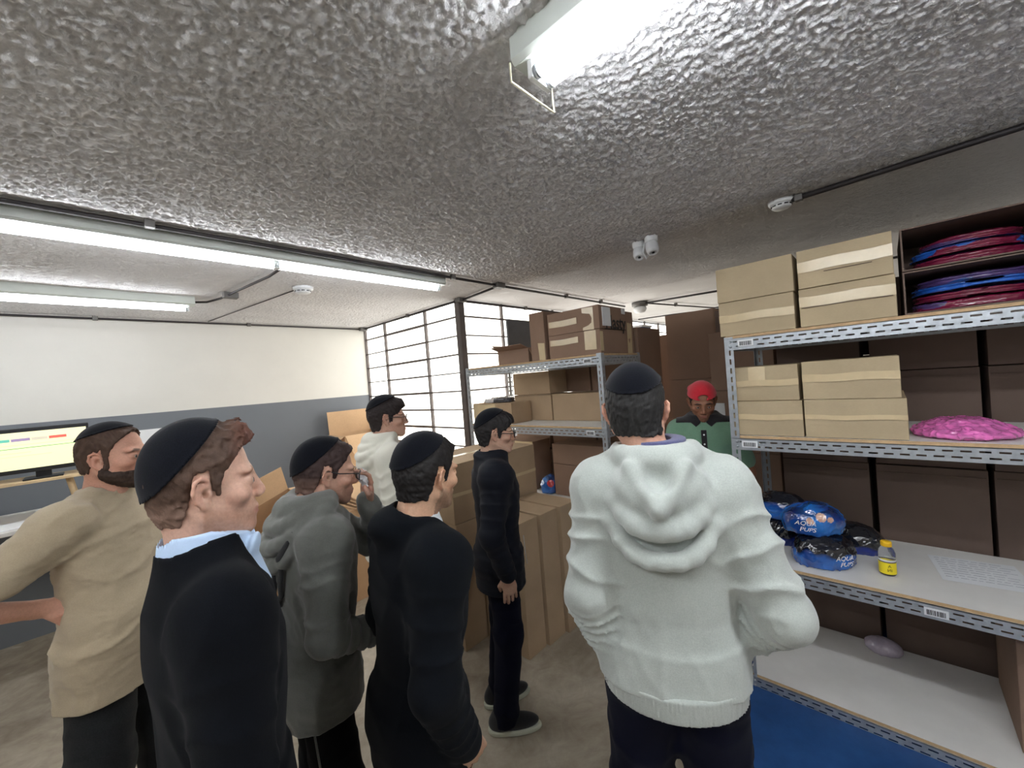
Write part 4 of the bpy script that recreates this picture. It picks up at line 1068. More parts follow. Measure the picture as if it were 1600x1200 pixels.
            if stub:
                m = np.clip((-.038-z+.3*np.clip(.02-x, -.05, .05))/.014, 0, 1)*(x > -.01)*(z > -.125)
                m = np.maximum(m, np.clip(1.2-((z+.048)/.008)**2-(y/.03)**2, 0, 1)*(x > .08)); m *= 1-np.clip(lip*1.5, 0, 1)
                m = m*(.75+.25*n3(P, 500, 3)).clip(0, 1)*stub; c = c*(1-m[:, None])+sc_col*m[:, None]
            return c
        hi = max(s.Hc[2]+.16, s.wr[1][2]+.25, s.wr[-1][2]+.25)
        allp = np.array([s.el[1], s.el[-1], s.wr[1], s.wr[-1], s.Hc, s.ank[1], s.ank[-1]])
        lo = np.minimum(allp.min(0)-np.array((.24, .24, 0)), (-.25, -.28, 0)); hi_ = np.maximum(allp.max(0)+np.array((.24, .24, 0)), (.25, .28, 0))
        me = S_.mesh('body', (lo[0], lo[1], -.0), (hi_[0], hi_[1], hi), .0062, col, ((s.Hc[0]-.13, s.Hc[0]+s.k.get('fx', .145)), (s.Hc[1]-.105, s.Hc[1]+.105), (s.Hc[2]-.145, s.Hc[2]+.16), s.k.get('res', .0031)))
        s.b = obj('body', me, M['skin'], s.root)
        # finer head is grown over the same surface so the face keeps its detail
        for y in (1, -1):
            bm = bmesh.new(); bmesh.ops.create_uvsphere(bm, u_segments=20, v_segments=14, radius=.0128)
            for f in bm.faces: f.smooth = True
            e = obj('eye', bm, M['eye'], s.root); T = Matrix(s.HR.tolist()).to_4x4(); T.translation = Vector(s.Hc + s.HR @ np.array((.0775, y*.032, -.001))); e.matrix_local = T
            bm = bmesh.new(); lathe(bm, [(.0052, .0116), (.0042, .0131), (.001, .0134)], 16, (0, 0, 0), 0, Matrix.Rotation(PI/2, 3, 'Y')); ir = obj('iris', bm, M['iris'], e)
        return s
    def local(s, name, S_, mat, lo, hi, res=.006, col=None, parent=None, lab=None):
        me = S_.mesh(name, lo, hi, res, col); o = obj(name, me, mat, parent or s.root)
        if lab: o['label'] = lab
        return o
    def head_box(s, r=.16): return s.Hc-np.array((r, r, r)), s.Hc+np.array((r, r, r))
    def hair(s, col, hl, thick=(.004, .014), quiff=(.0, .07), seed=1, rough=.0022, freq=190, side_part=0, curl=0, jag=.006):
        """hl: hairline height over x (head frame); thick: at the nape, on the crown; quiff: extra at the front (height, start x)"""
        s.hairt = lambda q: np.interp(q[:, 2], [-.08, -.02, .03, .10], [thick[0], thick[0]*1.3, (thick[0]+thick[1])/2*1.1, thick[1]])*(1-.45*np.clip(np.abs(q[:, 1])/.075-.3, 0, 1))
        S_ = Sdf(); s.headsdf(S_, ears=False, face=False, neck=True)
        hx, hz = np.array(hl, float).T
        def m(f, P):
            q = (P-s.Hc) @ s.HR; x, y, z = q.T
            t = s.hairt(q)
            fr = np.clip((x-quiff[1])/.04, 0, 1)*np.clip((z-.045)/.03, 0, 1); t = t+quiff[0]*fr
            st = (P @ s.HR) * np.array((1, 1, 1))
            n = rough*n3(np.stack([x*.35, y*1.0+.3*x, z*.6], -1), freq, seed)+rough*.8*n3(np.stack([x*.5, y*1.2, z*.5], -1), freq*2.1, seed+4)
            if curl: n = n+curl*(ridge(q, 75, seed+7)-.35)*(.3+fr)
            f = f-t-n
            line = np.interp(x, hx, hz)+jag*n3(P, 160, seed+2)+.006*np.cos(np.clip(y/.07, -1.5, 1.5)*PI)*(x > .05)
            g = np.minimum((line-z)*.9, 9)
            return np.maximum(f, g)
        S_.mods.append(m); lo, hi = s.head_box(.165)
        dk = rgb(*col); lt = np.clip(dk*1.9+.01, 0, 1)
        def cc(P):
            q = (P-s.Hc) @ s.HR; v = (.5+.5*n3(np.stack([q[:, 0]*.35, q[:, 1]+.3*q[:, 0], q[:, 2]*.6], -1), freq*1.6, seed))[:, None].clip(0, 1)
            c = dk*(1-v*.5)+lt*v*.5
            fade = s.k.get('fade', 0)
            if fade:
                w = np.clip((.0-q[:, 2])/.06, 0, 1)[:, None]*fade; c = c*(1-w)+s.skin*.6*w
            tip = s.k.get('tipcol')
            if tip is not None:
                w = np.clip((q[:, 0]-.035)/.05, 0, 1)[:, None]; c = c*(1-w)+rgb(*tip)*w*(.7+.6*v)
            return c
        return s.local('hair', S_, M['hair'], lo, hi, .0032, cc)
    def kippah(s, tilt=-32, depth=.052, thick=.020, roll_=0, lab='large black velvet kippah', fwd=0.):
        S_ = Sdf(); s.headsdf(S_, ears=False, face=False, neck=False); a = math.radians(tilt)
        n = np.array((math.sin(a), math.sin(math.radians(roll_)), math.cos(a))); n /= np.linalg.norm(n)
        def m(f, P):
            q = (P-s.Hc) @ s.HR; d = (q-np.array((-.014+fwd, 0, .034))) @ n
            edge = .0025*np.clip((d-depth-.008)/-.006, 0, 1)
            return np.maximum(f-s.hairt(q)-.0045-edge, depth-d)
        S_.mods.append(m); lo, hi = s.head_box(.165)
        return s.local('kippah', S_, M['velvet'], lo, hi, .0035, None, None, lab)
    def beard(s, col, t=.010, top=-.045, name='beard', seed=3, back=-.005):
        S_ = Sdf(); s.headsdf(S_, ears=False, face=True, neck=False)
        def m(f, P):
            q = (P-s.Hc) @ s.HR; x, y, z = q.T; tt = t*np.clip((top+.012-z)/.03, .15, 1)
            f = f-tt-.0016*n3(q, 260, seed)
            line = np.where(x > .075, np.where(np.abs(y) < .028, -.078+.0*x, top), top+.75*np.clip(.030-x, 0, .06))
            f = np.maximum(f, z-line-.003*n3(q, 150, seed+1)); f = np.maximum(f, (back-x)); return f
        S_.mods.append(m); lo, hi = s.head_box(.16)
        dk = rgb(*col); return s.local(name, S_, M['hair'], lo, hi, .0032, lambda P: dk*(.7+.6*(.5+.5*n3(P, 300, 5))[:, None]))
    def glasses(s, col='black_plastic'):
        root = D.objects.new('glasses', None); COL.objects.link(root); root.parent = s.root
        T = Matrix(s.HR.tolist()).to_4x4(); T.translation = Vector(s.Hc); root.matrix_local = T; root.empty_display_size = .05
        for y in (1, -1):
            bm = bmesh.new(); pts = []
            for k in range(25):
                a = 2*PI*k/24; pw = .6; ca, sa = math.cos(a), math.sin(a)
                pts.append((.110-.006*abs(math.cos(a)) - .05*abs(0), y*.034+.0245*math.copysign(abs(ca)**pw, ca), -.004+.0185*math.copysign(abs(sa)**pw, sa)))
            tube(bm, pts, .0018, 8, False); obj('rim', bm, M[col], root)
            bm = bmesh.new(); tube(bm, [(.104, y*.0585, .004), (.098, y*.068, .005), (.03, y*.0765, .006), (-.002, y*.0785, .014), (-.022, y*.080, .012), (-.030, y*.078, -.010)], .0019, 8); obj('temple', bm, M[col], root)
        bm = bmesh.new(); tube(bm, [(.1085, .0105, .0), (.115, 0, .004), (.1085, -.0105, .0)], .0018, 8); obj('bridge', bm, M[col], root)
    # -- clothes
    def sleeves(s, S_, rs=(.066, .058, .047), upto=1., k=.035, fold=.006, sides=(1, -1), seed=0, cuff=0):
        for q in sides:
            sh, el, wr = s.sh[q], s.el[q], s.wr[q]
            def fo(seed_, amp, n):
                def g(t, P, L):
                    w = t*n*2*PI + 2.2*n3(P, 16, seed_); return amp*(1-np.abs(np.sin(w/2)))**1.5*np.clip(1.3*np.sin(t*PI)+.25, 0, 1)
                return g
            S_.cone(sh+np.array((0, 0, -.012)), el, rs[0], rs[1], k, '+', fo(seed+q, fold, 4*(.6 if upto < 1 else 1)) if upto >= 1 else None) if upto >= 1 else S_.cone(sh+np.array((0, 0, -.012)), sh+(el-sh)*upto, rs[0], rs[1], k, '+', fo(seed+q, fold*.6, 2))
            if upto >= 1:
                e2 = el+(wr-el)*s.k.get('cufft', .93); S_.cone(el, e2, rs[1], rs[2], .025, '+', fo(seed+5+q, fold*1.15, 5))
                if cuff: dd = (wr-el)/np.linalg.norm(wr-el); S_.cone(e2-dd*.012, e2+dd*.035, rs[2]-.004, rs[2]-.007, .008)
    def trousers(s, mat, r=(.100, .078, .062), top=1.0, name='trousers', fold=.006, lab=None, seed=5, hem=.05):
        S_ = Sdf(); S_.loft(s.tor, .01, '+', .004, .86, top, 2.3)
        for q in (1, -1):
            a = s.ank[q]+np.array((0, 0, hem-.085+.01))
            def g(t, P, L, q=q):
                w = t*22+2*n3(P, 12, seed+q); return fold*(1-np.abs(np.sin(w/2)))**1.6*np.clip(t*1.2-.1, 0, 1)
            S_.cone(s.hip[q], s.kn[q], r[0], r[1], .045, '+', g); S_.cone(s.kn[q], a, r[1], r[2], .04, '+', g)
        S_.mod(lambda f, P: f-.0045*ridge(P, 22, seed, (1, 1, .5)))
        S_.mod(lambda f, P: np.maximum(f, hem-P[:, 2]))
        lo = np.minimum(s.ank[1], s.ank[-1]); hi = np.maximum(s.ank[1], s.ank[-1])
        s.local(name, S_, mat, (min(-.24, lo[0]-.13), min(-.27, lo[1]-.13), 0), (max(.27, hi[0]+.13), max(.27, hi[1]+.13), top+.03), .0075, None, None, lab)
    def shoes(s, mat, sole=None, lab=None):
        for q in (1, -1):
            fy = s.fyaw[0 if q == 1 else 1]; R = rotm(0, 0, fy); a = s.ank[q]; o = (a[0], a[1], 0)
            S_ = Sdf().frame(o, R); S_.ell((.045, 0, .045), (.135, .046, .042), .02); S_.ell((-.045, 0, .06), (.048, .038, .05), .03); S_.cone((-.02, 0, .07), (-.02, 0, .105), .042, .043, .03)
            S_.mods.append(lambda f, P: np.maximum(f, np.maximum(.022-P[:, 2], P[:, 2]-.115)))
            sh = s.local('shoe', S_, mat, (a[0]-.22, a[1]-.2, 0), (a[0]+.22, a[1]+.2, .15), .0055, None, None, lab)
            S_ = Sdf().frame(o, R); S_.ell((.055, q*.002, .014), (.138, .050, .05), .02); S_.ell((-.04, 0, .014), (.062, .041, .05), .03)
            S_.frame().mods.append(lambda f, P: np.maximum(f, np.maximum(.001-P[:, 2], P[:, 2]-.028)))
            s.local('sole', S_, sole or mat, (a[0]-.22, a[1]-.2, -.01), (a[0]+.22, a[1]+.2, .05), .005, None, sh)
    def hood(s, S_, size=1., back=1., ridges=3, seed=3, r0=.026, open_=.0, px=0.):
        """a hood lying on the back: nested hanging folds from one side of the neck to the other"""
        L = s.lean*.5; c = np.array((L-.012, 0, s.k.get('hz', 1.50)))
        for i in range(ridges+1):
            f = i/ridges; half = .085+.062*f*size; sag = (.015+.150*f**1.1)*size*back; out = (.060+.062*math.sin(min(f*1.9, PI*.62)))*size+.012*i*0; zt_ = .018-.030*f
            pts = []
            for j in range(13):
                u = -1+2*j/12; a = u*1.45; pw = 1-abs(u)**2.4
                pts.append(c+np.array((.045*(1-pw)*(1-.6*f)-out*pw-.01, half*math.sin(a)/math.sin(1.45)*(1-.05*f), zt_-sag*pw+.006*(1-pw))))
            for a_, b_ in zip(pts, pts[1:]): S_.cone(a_, b_, r0-.003*i, r0-.003*i, .013 if i else .02)
    def collar_front(s, S_, r=.024, z=1.475, rx=.082, drop=.05, back=False, k=.015):
        L = s.lean*.5; pts = []
        for j in range(21):
            a = -PI+2*PI*j/20; pts.append(np.array((L-.012+rx*math.cos(a), rx*1.02*math.sin(a), z+.022-(drop+.022)*max(0, math.cos(a))-.004)))
        for a_, b_ in zip(pts, pts[1:]): S_.cone(a_, b_, r, r, k)
    def garment_box(s, z0=.7, z1=1.62):
        P = np.array([s.el[1], s.el[-1], s.wr[1], s.wr[-1], s.sh[1], s.sh[-1]])
        lo = np.minimum(P.min(0)-.10, (-.30, -.27, z0)); hi = np.maximum(P.max(0)+.10, (.30, .27, z1)); lo[2] = min(z0, P[:, 2].min()-.1); hi[2] = max(z1, 0); return lo, hi

def neck_hole(s, S_, r=.060, k=.006, tilt=0):
    a = s.Hc + s.HR @ np.array((-.028, 0, -.045)); b = np.array((-.014+s.lean*.5, 0, 1.47)); S_.cone(b, b+(a-b)*1.6, r, r+.012, k, '-')

M['eye'] = simple('eye_white', srgb(232, 226, 220), .15, 0, .01); M['iris'] = simple('dark_iris', srgb(52, 36, 26), .1)
M['hair'] = attr_mat('hair', .62, .3, 500, .6)
t = NT('black_velvet', .95, 0, .05); v = t.coord(); f = t.noise(420, 3, .7, v); t.color(t.ramp(f, [(.3, srgb(9, 10, 15)), (.7, srgb(20, 22, 30))])); t.b.inputs['Sheen Weight'].default_value = .12; t.normal(t.bump(f, .4, .001)); M['velvet'] = t.m
M['tee'] = fabric('tan_cotton', srgb(182, 166, 140), .9, .08, 900, .2, .2)
M['black_coat'] = fabric('black_wool', srgb(13, 15, 20), .95, .2, 500, .35, .03, .05)
M['charcoal'] = fabric('charcoal_coat', srgb(14, 17, 22), .92, .2, 500, .3, .03, .05)
M['light_grey_fleece'] = fabric('light_grey_fleece', srgb(176, 182, 176), .95, .12, 420, .4, .4)
M['olive_fleece'] = fabric('grey_green_fleece', srgb(98, 100, 94), .95, .12, 420, .4, .4)
M['cream_fleece'] = fabric('cream_fleece', srgb(222, 220, 206), .95, .06, 420, .3, .4)
M['puffer'] = fabric('navy_quilted_nylon', srgb(15, 18, 28), .7, .15, 300, .2, .03, .15)
M['green_pique'] = fabric('sage_green_pique', srgb(112, 148, 124), .9, .15, 500, .4, .2)
M['dark_collar'] = fabric('black_rib', srgb(30, 28, 32), .9)
M['shirt_blue'] = fabric('light_blue_shirt', srgb(186, 208, 236), .8, .04, 900, .1, .1)
M['shirt_white'] = fabric('white_shirt', srgb(226, 232, 236), .8, .03, 900, .1, .1)
M['blue_lining'] = fabric('slate_blue_lining', srgb(84, 86, 124), .9)
M['dark_jeans'] = fabric('dark_grey_denim', srgb(36, 38, 40), .9, .35, 300, .4, .05)
M['black_cloth'] = fabric('black_trousers', srgb(13, 13, 16), .9, .2, 500, .3, .03, .05)
M['navy_cloth'] = fabric('navy_trousers', srgb(13, 15, 32), .9, .2, 500, .3, .03, .05)
M['navy_nylon'] = fabric('navy_nylon', srgb(28, 32, 56), .55, .1, 300, .2, 0, .4)
M['red_cap'] = fabric('red_cap_cotton', srgb(196, 34, 50), .85)
M['black_canvas'] = fabric('black_canvas', srgb(28, 28, 30), .8)
M['rubber_white'] = simple('white_rubber', srgb(206, 208, 190), .6)

HL_SHORT = [(-.13, -.070), (-.045, -.066), (-.030, -.020), (-.022, .032), (.004, .034), (.010, -.018), (.024, -.018), (.028, .018), (.046, .040), (.062, .072), (.075, .080), (.12, .088)]
HL_LONG = [(-.13, -.078), (-.045, -.072), (-.030, -.022), (-.022, .028), (.004, .030), (.010, -.024), (.026, -.020), (.032, .016), (.055, .030), (.072, .046), (.085, .058), (.14, .062)]

HIPS = [(.80, .170, .138, .004), (.98, .162, .122, .0)]

# ---- 1: tan T-shirt, hand on the hip, at the left
p = Person('bearded person in a tan T-shirt at the left with a hand on the hip', (.035, 2.225), -38, 1.77, headrot=(4, 3, 0), head=(.035, .0, 1.628),
           elR=(-.14, -.36, 1.235), wrR=(-.07, -.19, 1.16), handR=((.70, .55, -.15), (-.3, .6, -.6), 1.25), shz=(0, .02), fx=.145, elL=(-.03, .27, 1.13), wrL=(.05, .26, .89),
           belly=.075, wide=1.08, sw=.176, skin=(206, 156, 134), hair=(74, 54, 44), feet=((.05, .14), (-.05, -.13)), jaw=1.08)
p.body(); p.hair((70, 52, 42), [(-.13, -.060), (-.045, -.056), (-.030, -.020), (-.022, .026), (.004, .030), (.010, -.036), (.024, -.036), (.028, .028), (.045, .058), (.062, .088), (.075, .096), (.12, .10)], (.005, .010), (.006, .05), 11)
p.beard((60, 45, 37), .009, -.052); p.kippah(-18, .056, .016)
S_ = Sdf(); p.torso(S_, 0.012, .80, 1.50, .056); S_.loft([(.80, .196, .150, .0), (.98, .190, .150, .02)], .05); p.sleeves(S_, (0.0681, 0.0647, 0.0498), .62, .04, .006, seed=2)
S_.mod(lambda f, P: f-.008*ridge(P, 15, 4, (1, 1, 1.6))-.003*ridge(P, 40, 6, (1, 1, 2)))
neck_hole(p, S_, .066); S_.mod(lambda f, P: np.maximum(f, .83+.04*np.sin(P[:, 1]*9)-P[:, 2]))
lo, hi = p.garment_box(.76); p.local('t_shirt', S_, M['tee'], lo, hi, .0068)
S_ = Sdf(); p.collar_front(S_, .008, 1.488, .066, .045); p.local('neckband', S_, M['tee'], (-.15, -.15, 1.3), (.2, .15, 1.6), .004)
p.trousers(M['dark_jeans'], (.096, .086, .070), .93); p.shoes(M['black_canvas'])

# ---- 2: black jacket, curly reddish hair, nearest at the left
p = Person('person in a black jacket and light blue shirt with curly reddish brown hair', (.150, 1.032), -2, 1.785, headrot=(-6, 2, 0), head=(.008, 0, 1.625),
           lean=.02, elR=(-.02, -.235, 1.12), wrR=(.08, -.19, .90), elL=(-.02, .235, 1.12), wrL=(.08, .2, .90), skin=(206, 166, 146), hair=(112, 66, 46), stubble=.42, stubcol=(150, 98, 66), brow=(150, 104, 76), res=.0042,
           tipcol=(92, 56, 44), fade=.5)
p.body(); p.hair((72, 54, 44), HL_SHORT, (.003, .010), (.022, .035), 21, .0022, 190, 0, .010); p.kippah(-46, .034, .019, -6); p.root.scale[0] *= .87
S_ = Sdf(); p.torso(S_, 0.020, .62, 1.525, .060); S_.loft([(.60, .195, .135, 0), (.9, .175, .125, 0), (1.05, .155, .11, 0)], .05)
p.sleeves(S_, (0.0681, 0.0581, 0.0465), 1., .04, .007, seed=12); S_.mod(lambda f, P: f-.007*ridge(P, 13, 14, (1, 1, .7))); S_.cone((-.02, 0, 1.56), (.14, 0, 1.43), .088, .050, .012, '-'); neck_hole(p, S_, .076, .008)
lo, hi = p.garment_box(.60); p.local('jacket', S_, M['black_coat'], lo, hi, .007)
S_ = Sdf(); S_.loft([(1.40, .110, .11, .012), (1.47, .092, .094, .004), (1.505, .086, .088, .000), (1.545, .080, .080, -.002)], .01); neck_hole(p, S_, .0645, .003)
S_.mod(lambda f, P: np.maximum(f, P[:, 2]-1.545+.35*np.clip(P[:, 0]-.0, 0, 1)))
for q in (1, -1): S_.ell((.082, q*.040, 1.485), (.012, .036, .030), .008, '+', rotm(q*.4, .35, q*.5))
p.local('shirt', S_, M['shirt_blue'], (-.16, -.16, 1.36), (.2, .16, 1.60), .0036)
p.trousers(M['black_cloth']); p.shoes(M['black_canvas'])

# ---- 3: grey-green hoodie, holding a tissue to the nose
p = Person('person in a grey-green hoodie with glasses pressing a tissue to the nose', (.49, 1.475), -8, 1.69, fx=.27, headrot=(-4, 10, 0), head=(.075, -.01, 1.602), lean=.07,
           elL=(.31, .07, 1.25), wrL=(.215, .0, 1.455), handL=((.02, -.10, 1.0), (-1., -.25, 0), .55), elR=(-.01, -.215, 1.13), wrR=(.20, -.13, 1.02), handR=((.8, .4, .1), (0, 1, 0), .6),
           skin=(200, 158, 138), hair=(52, 38, 36), stubble=.35, res=.0048, fade=.4)
p.body(); p.hair((52, 38, 36), HL_SHORT, (.003, .010), (.012, .045), 31); p.kippah(-44, .036, .014); p.glasses()
S_ = Sdf(); p.torso(S_, 0.017, .80, 1.51, .060); S_.loft(HIPS, .04); p.sleeves(S_, (0.0647, 0.0531, 0.0382), 1., .04, .009, seed=22, cuff=1)
S_.mod(lambda f, P: f-.009*ridge(P, 14, 24, (1, 1, .9))-.002*ridge(P, 50, 26)); p.hood(S_, 1.12, .85, 3, r0=.027); p.collar_front(S_, .024, 1.475, .085, .04)
neck_hole(p, S_, .062, .01); S_.mod(lambda f, P: np.maximum(f, .815-P[:, 2])); HOOD3 = S_
lo, hi = p.garment_box(.76); p.local('hoodie', S_, M['olive_fleece'], lo, hi, .0065)
p.trousers(M['black_cloth'], (.076, .078, .070), .88); p.shoes(M['black_canvas'])
bm = bmesh.new(); tube(bm, [(-.06, -.185, .83), (-.055, -.20, .74), (-.05, -.197, .62), (-.047, -.20, .55)], .003, 6); obj('drawcord', bm, M['olive_fleece'], p.root)
P3 = p; P3S = HOOD3
tis = Sdf(); tis.ell((0, 0, 0), (.012, .020, .018), .008); tis.ell((.010, .0, -.016), (.006, .010, .024), .01); tis.ell((-.004, 0, .014), (.008, .014, .012), .008); tis.mod(lambda f, P: f-.007*ridge(P, 130, 3)-.003*ridge(P, 300, 5))
o = obj('tissue', tis.mesh('tissue', (-.06, -.06, -.09), (.06, .06, .06), .0028), M['paper']); tag(o, 'crumpled white tissue held to the nose by the person in the grey-green hoodie', 'tissue')
hw = Matrix.Translation((.49, 1.475, 0)) @ Matrix.Rotation(math.radians(-8), 4, 'Z') @ Matrix.Scale(P3.sc, 4)
o.location = hw @ Vector((.200, -.022, 1.562))
# small navy backpack on the same person
bp = empty('backpack', 'small navy drawstring backpack on the back of the person in the grey-green hoodie', 'backpack', (.49, 1.475, 0), math.radians(-8))
S_ = Sdf(); S_.ell((-.215, .01, 1.03), (.072, .135, .165), .03); S_.ell((-.205, .01, 1.15), (.06, .125, .10), .04); S_.mod(lambda f, P: f-.008*ridge(P, 22, 51, (1, 1, .6)))
obj('body', S_.mesh('body', (-.34, -.19, .82), (-.10, .2, 1.3), .006), M['navy_nylon'], bp)
for q in (1, -1):
    pl = [(-.17, q*.05, 1.16), (-.14, q*.085, 1.24), (-.11, q*.11, 1.32)]
    pl = conform(P3S, spline(pl, 5), .008)+[(-.06, q*.12, 1.40), (.0, q*.12, 1.41)]; bm = bmesh.new(); tube(bm, pl, .009, 8); obj('strap', bm, M['black_canvas'], bp)
bm = bmesh.new(); tube(bm, [(-.20, -.05, 1.20), (-.235, -.07, 1.27), (-.285, -.05, 1.26), (-.27, -.02, 1.19)], .007, 8); obj('grab_loop', bm, M['black_canvas'], bp)
bm = bmesh.new(); tube(bm, [(-.24, -.03, .875), (-.245, -.045, .845), (-.242, -.03, .825), (-.238, -.015, .845), (-.235, -.02, .875)], .0018, 6); obj('cord_loop', bm, M['black_canvas'], bp)

# ---- 4: black jacket seen from behind right
p = Person('person in a plain black jacket over a white shirt collar, between two hoodies in front', (.610, 1.045), -10, 1.685, headrot=(16, 6, 0), head=(.085, 0, 1.615), lean=.08,
           elR=(-.04, -.225, 1.13), wrR=(.055, -.185, .91), elL=(-.01, .225, 1.13), wrL=(.08, .19, .92), handR=((.45, .25, -.85), (0, 1, .3), .5), skin=(208, 166, 138), hair=(26, 22, 22), stubble=.5, res=.0045)
p.body(); p.hair((24, 21, 21), HL_SHORT, (.004, .014), (.014, .045), 41, .0020, 200, jag=.0025); p.kippah(-30, .048, .021)
S_ = Sdf(); p.torso(S_, 0.022, .78, 1.50, .064); S_.loft(HIPS, .04); p.sleeves(S_, (0.0697, 0.0581, 0.0448), 1., .04, .007, seed=32); S_.mod(lambda f, P: f-.007*ridge(P, 12, 34, (1, 1, .8)))
S_.ell((-.020, 0, 1.485), (.080, .086, .050), .03); S_.cone((.060, -.03, 1.55), (.17, -.06, 1.40), .078, .050, .012, '-'); neck_hole(p, S_, .066, .006); S_.mod(lambda f, P: np.maximum(f, .80-P[:, 2]))
lo, hi = p.garment_box(.74); p.local('jacket', S_, M['charcoal'], lo, hi, .0066)
S_ = Sdf(); S_.loft([(1.36, .125, .118, .03), (1.42, .105, .104, .028), (1.46, .090, .094, .024), (1.530, .077, .084, .018)], .01); S_.mod(lambda f, P: np.maximum(f, P[:, 2]-1.49-.35*np.clip(P[:, 0]-.01, -.1, .1))); neck_hole(p, S_, .064, .003)
for q in (1, -1): S_.ell((.088, q*.040, 1.455), (.012, .034, .030), .008, '+', rotm(q*.5, .35, q*.5))
p.local('shirt', S_, M['shirt_white'], (-.16, -.16, 1.34), (.2, .16, 1.56), .0036)
p.trousers(M['navy_cloth'], (.088, .080, .07), .90); p.shoes(M['black_canvas'])

# ---- 5: cream hoodie by the window grid
p = Person('person in a cream white hoodie with glasses standing before the window grid', (1.195, 2.215), -16, 1.78, headrot=(-15, 2, 0), head=(.04, 0, 1.625), lean=.03,
           skin=(204, 162, 142), hair=(36, 28, 28), elR=(-.02, -.24, 1.12), wrR=(.10, -.22, .90), elL=(-.02, .24, 1.12), wrL=(.10, .2, .9))
p.body(); p.hair((36, 28, 28), HL_LONG, (.006, .016), (.014, .045), 51); p.kippah(-26, .058, .021); p.glasses('brown_frame') if 'brown_frame' in M else p.glasses()
S_ = Sdf(); p.torso(S_, 0.020, .80, 1.51, .062); S_.loft(HIPS, .04); p.sleeves(S_, (0.0681, 0.0548, 0.0415), 1., .04, .009, seed=42, cuff=1); S_.mod(lambda f, P: f-.008*ridge(P, 13, 44))
p.hood(S_, 1.05, .7, 3, r0=.026); p.collar_front(S_, .026, 1.485, .086, .05); neck_hole(p, S_, .060, .01); S_.mod(lambda f, P: np.maximum(f, .82-P[:, 2]))
lo, hi = p.garment_box(.76); p.local('hoodie', S_, M['cream_fleece'], lo, hi, .007); p.trousers(M['black_cloth'], (.086, .080, .070), .90); p.shoes(M['black_canvas'])
# ---- 6: navy quilted jacket, full figure in the middle
p = Person('person in a navy quilted jacket with glasses standing by the tall floor boxes', (1.48, 1.585), -38, 1.665, headrot=(-4, 6, 0), head=(.035, 0, 1.622), lean=.02,
           feet=((-.02, .11), (-.01, -.09)), footyaw=(12, -6), skin=(196, 158, 136), hair=(30, 27, 28), elR=(-.05, -.235, 1.13), wrR=(.02, -.215, .90), elL=(-.02, .235, 1.13), wrL=(.07, .22, .90))
p.body(); p.hair((30, 27, 28), HL_LONG, (.008, .018), (.012, .045), 61); p.kippah(-34, .050, .023); p.glasses('brown_frame') if 'brown_frame' in M else p.glasses()
S_ = Sdf(); p.torso(S_, 0.024, .76, 1.50, .066); S_.loft([(.76, .175, .128, .0), (.95, .17, .125, 0)], .05); p.sleeves(S_, (0.0730, 0.0614, 0.0465), 1., .04, .004, seed=52)
S_.ell((.0, 0, 1.49), (.092, .092, .055), .03)
S_.mod(lambda f, P: f-.0028*np.abs(np.sin(P[:, 2]*PI/.062))**.6-.003*n3(P, 30, 3))
S_.cone((.19, .035, 1.38), (.21, .035, .80), .020, .020, .006, '-'); S_.cone((.13, .0, 1.50), (.165, .02, 1.34), .035, .028, .008, '-')
neck_hole(p, S_, .068, .006); S_.mod(lambda f, P: np.maximum(f, .78-P[:, 2]))
lo, hi = p.garment_box(.72); p.local('jacket', S_, M['puffer'], lo, hi, .006)
S_ = Sdf(); p.torso(S_, 0.009, .80, 1.50, .050); neck_hole(p, S_, .063, .004); p.local('shirt', S_, M['shirt_white'], (-.25, -.27, .78), (.25, .27, 1.56), .0065)
bm = bmesh.new(); tube(bm, [(.12, -.185, 1.09), (.125, -.175, 1.0), (.132, -.165, .93)], .0016, 6); obj('zip', bm, M['steel'], p.root)
p.trousers(M['navy_cloth'], (.088, .074, .064), .90); p.shoes(M['black_canvas'], M['rubber_white'])

# ---- 7: light grey hoodie, back towards the viewer
p = Person('person in a light grey hoodie and navy trousers seen from behind, hands in pockets', (1.125, .505), 24, 1.835, headrot=(-4, 4, 0), head=(.025, .045, 1.622), lean=.0, wide=1.02, sw=.158, hz=1.480,
           elR=(-.05, -.270, 1.11), wrR=(.085, -.185, .965), handR=((.8, .35, -.5), (0, 1, 0), .5), elL=(-.07, .198, 1.13), wrL=(.0, .165, .93), handL=((.8, -.35, -.5), (0, -1, 0), .5), feet=((.0, .12), (.0, -.13)),
           skin=(206, 160, 138), hair=(38, 38, 38), res=.0046, fade=.0, cufft=.80)
p.body(); p.hair((36, 35, 35), HL_SHORT, (.006, .014), (.006, .045), 71, .0018, 230); p.kippah(-22, .050, .020)
S_ = Sdf(); p.torso(S_, 0.021, .90, 1.515, .062); p.sleeves(S_, (0.0697, 0.0581, 0.0415), 1., .045, .013, seed=62, cuff=0)
S_.mod(lambda f, P: f-.010*ridge(P, 11, 68, (1, 1, .55))*np.clip((1.30-P[:, 2])*5, .25, 1)-.003*ridge(P, 34, 66, (1, 1, .5))); p.hood(S_, 1.15, 1.05, 3, r0=.027)
S_.ell((-.105, 0, 1.425), (.050, .105, .080), .04); S_.cone((-.125, .068, 1.495), (-.178, .0, 1.40), .012, .011, .025); S_.cone((-.125, -.068, 1.495), (-.178, .0, 1.40), .012, .011, .025); S_.ell((-.150, 0, 1.475), (.030, .035, .040), .03, '-'); S_.loft([(.88, .165, .125, -.005), (1.0, .163, .120, -.005)], .04)
p.collar_front(S_, .026, 1.49, .088, .04); neck_hole(p, S_, .062, .010)
S_.mod(lambda f, P: np.minimum(f, 9)); S_.mod(lambda f, P: np.maximum(f, .905-P[:, 2]))
lo, hi = p.garment_box(.84); p.local('hoodie', S_, M['light_grey_fleece'], lo, hi, .0060)
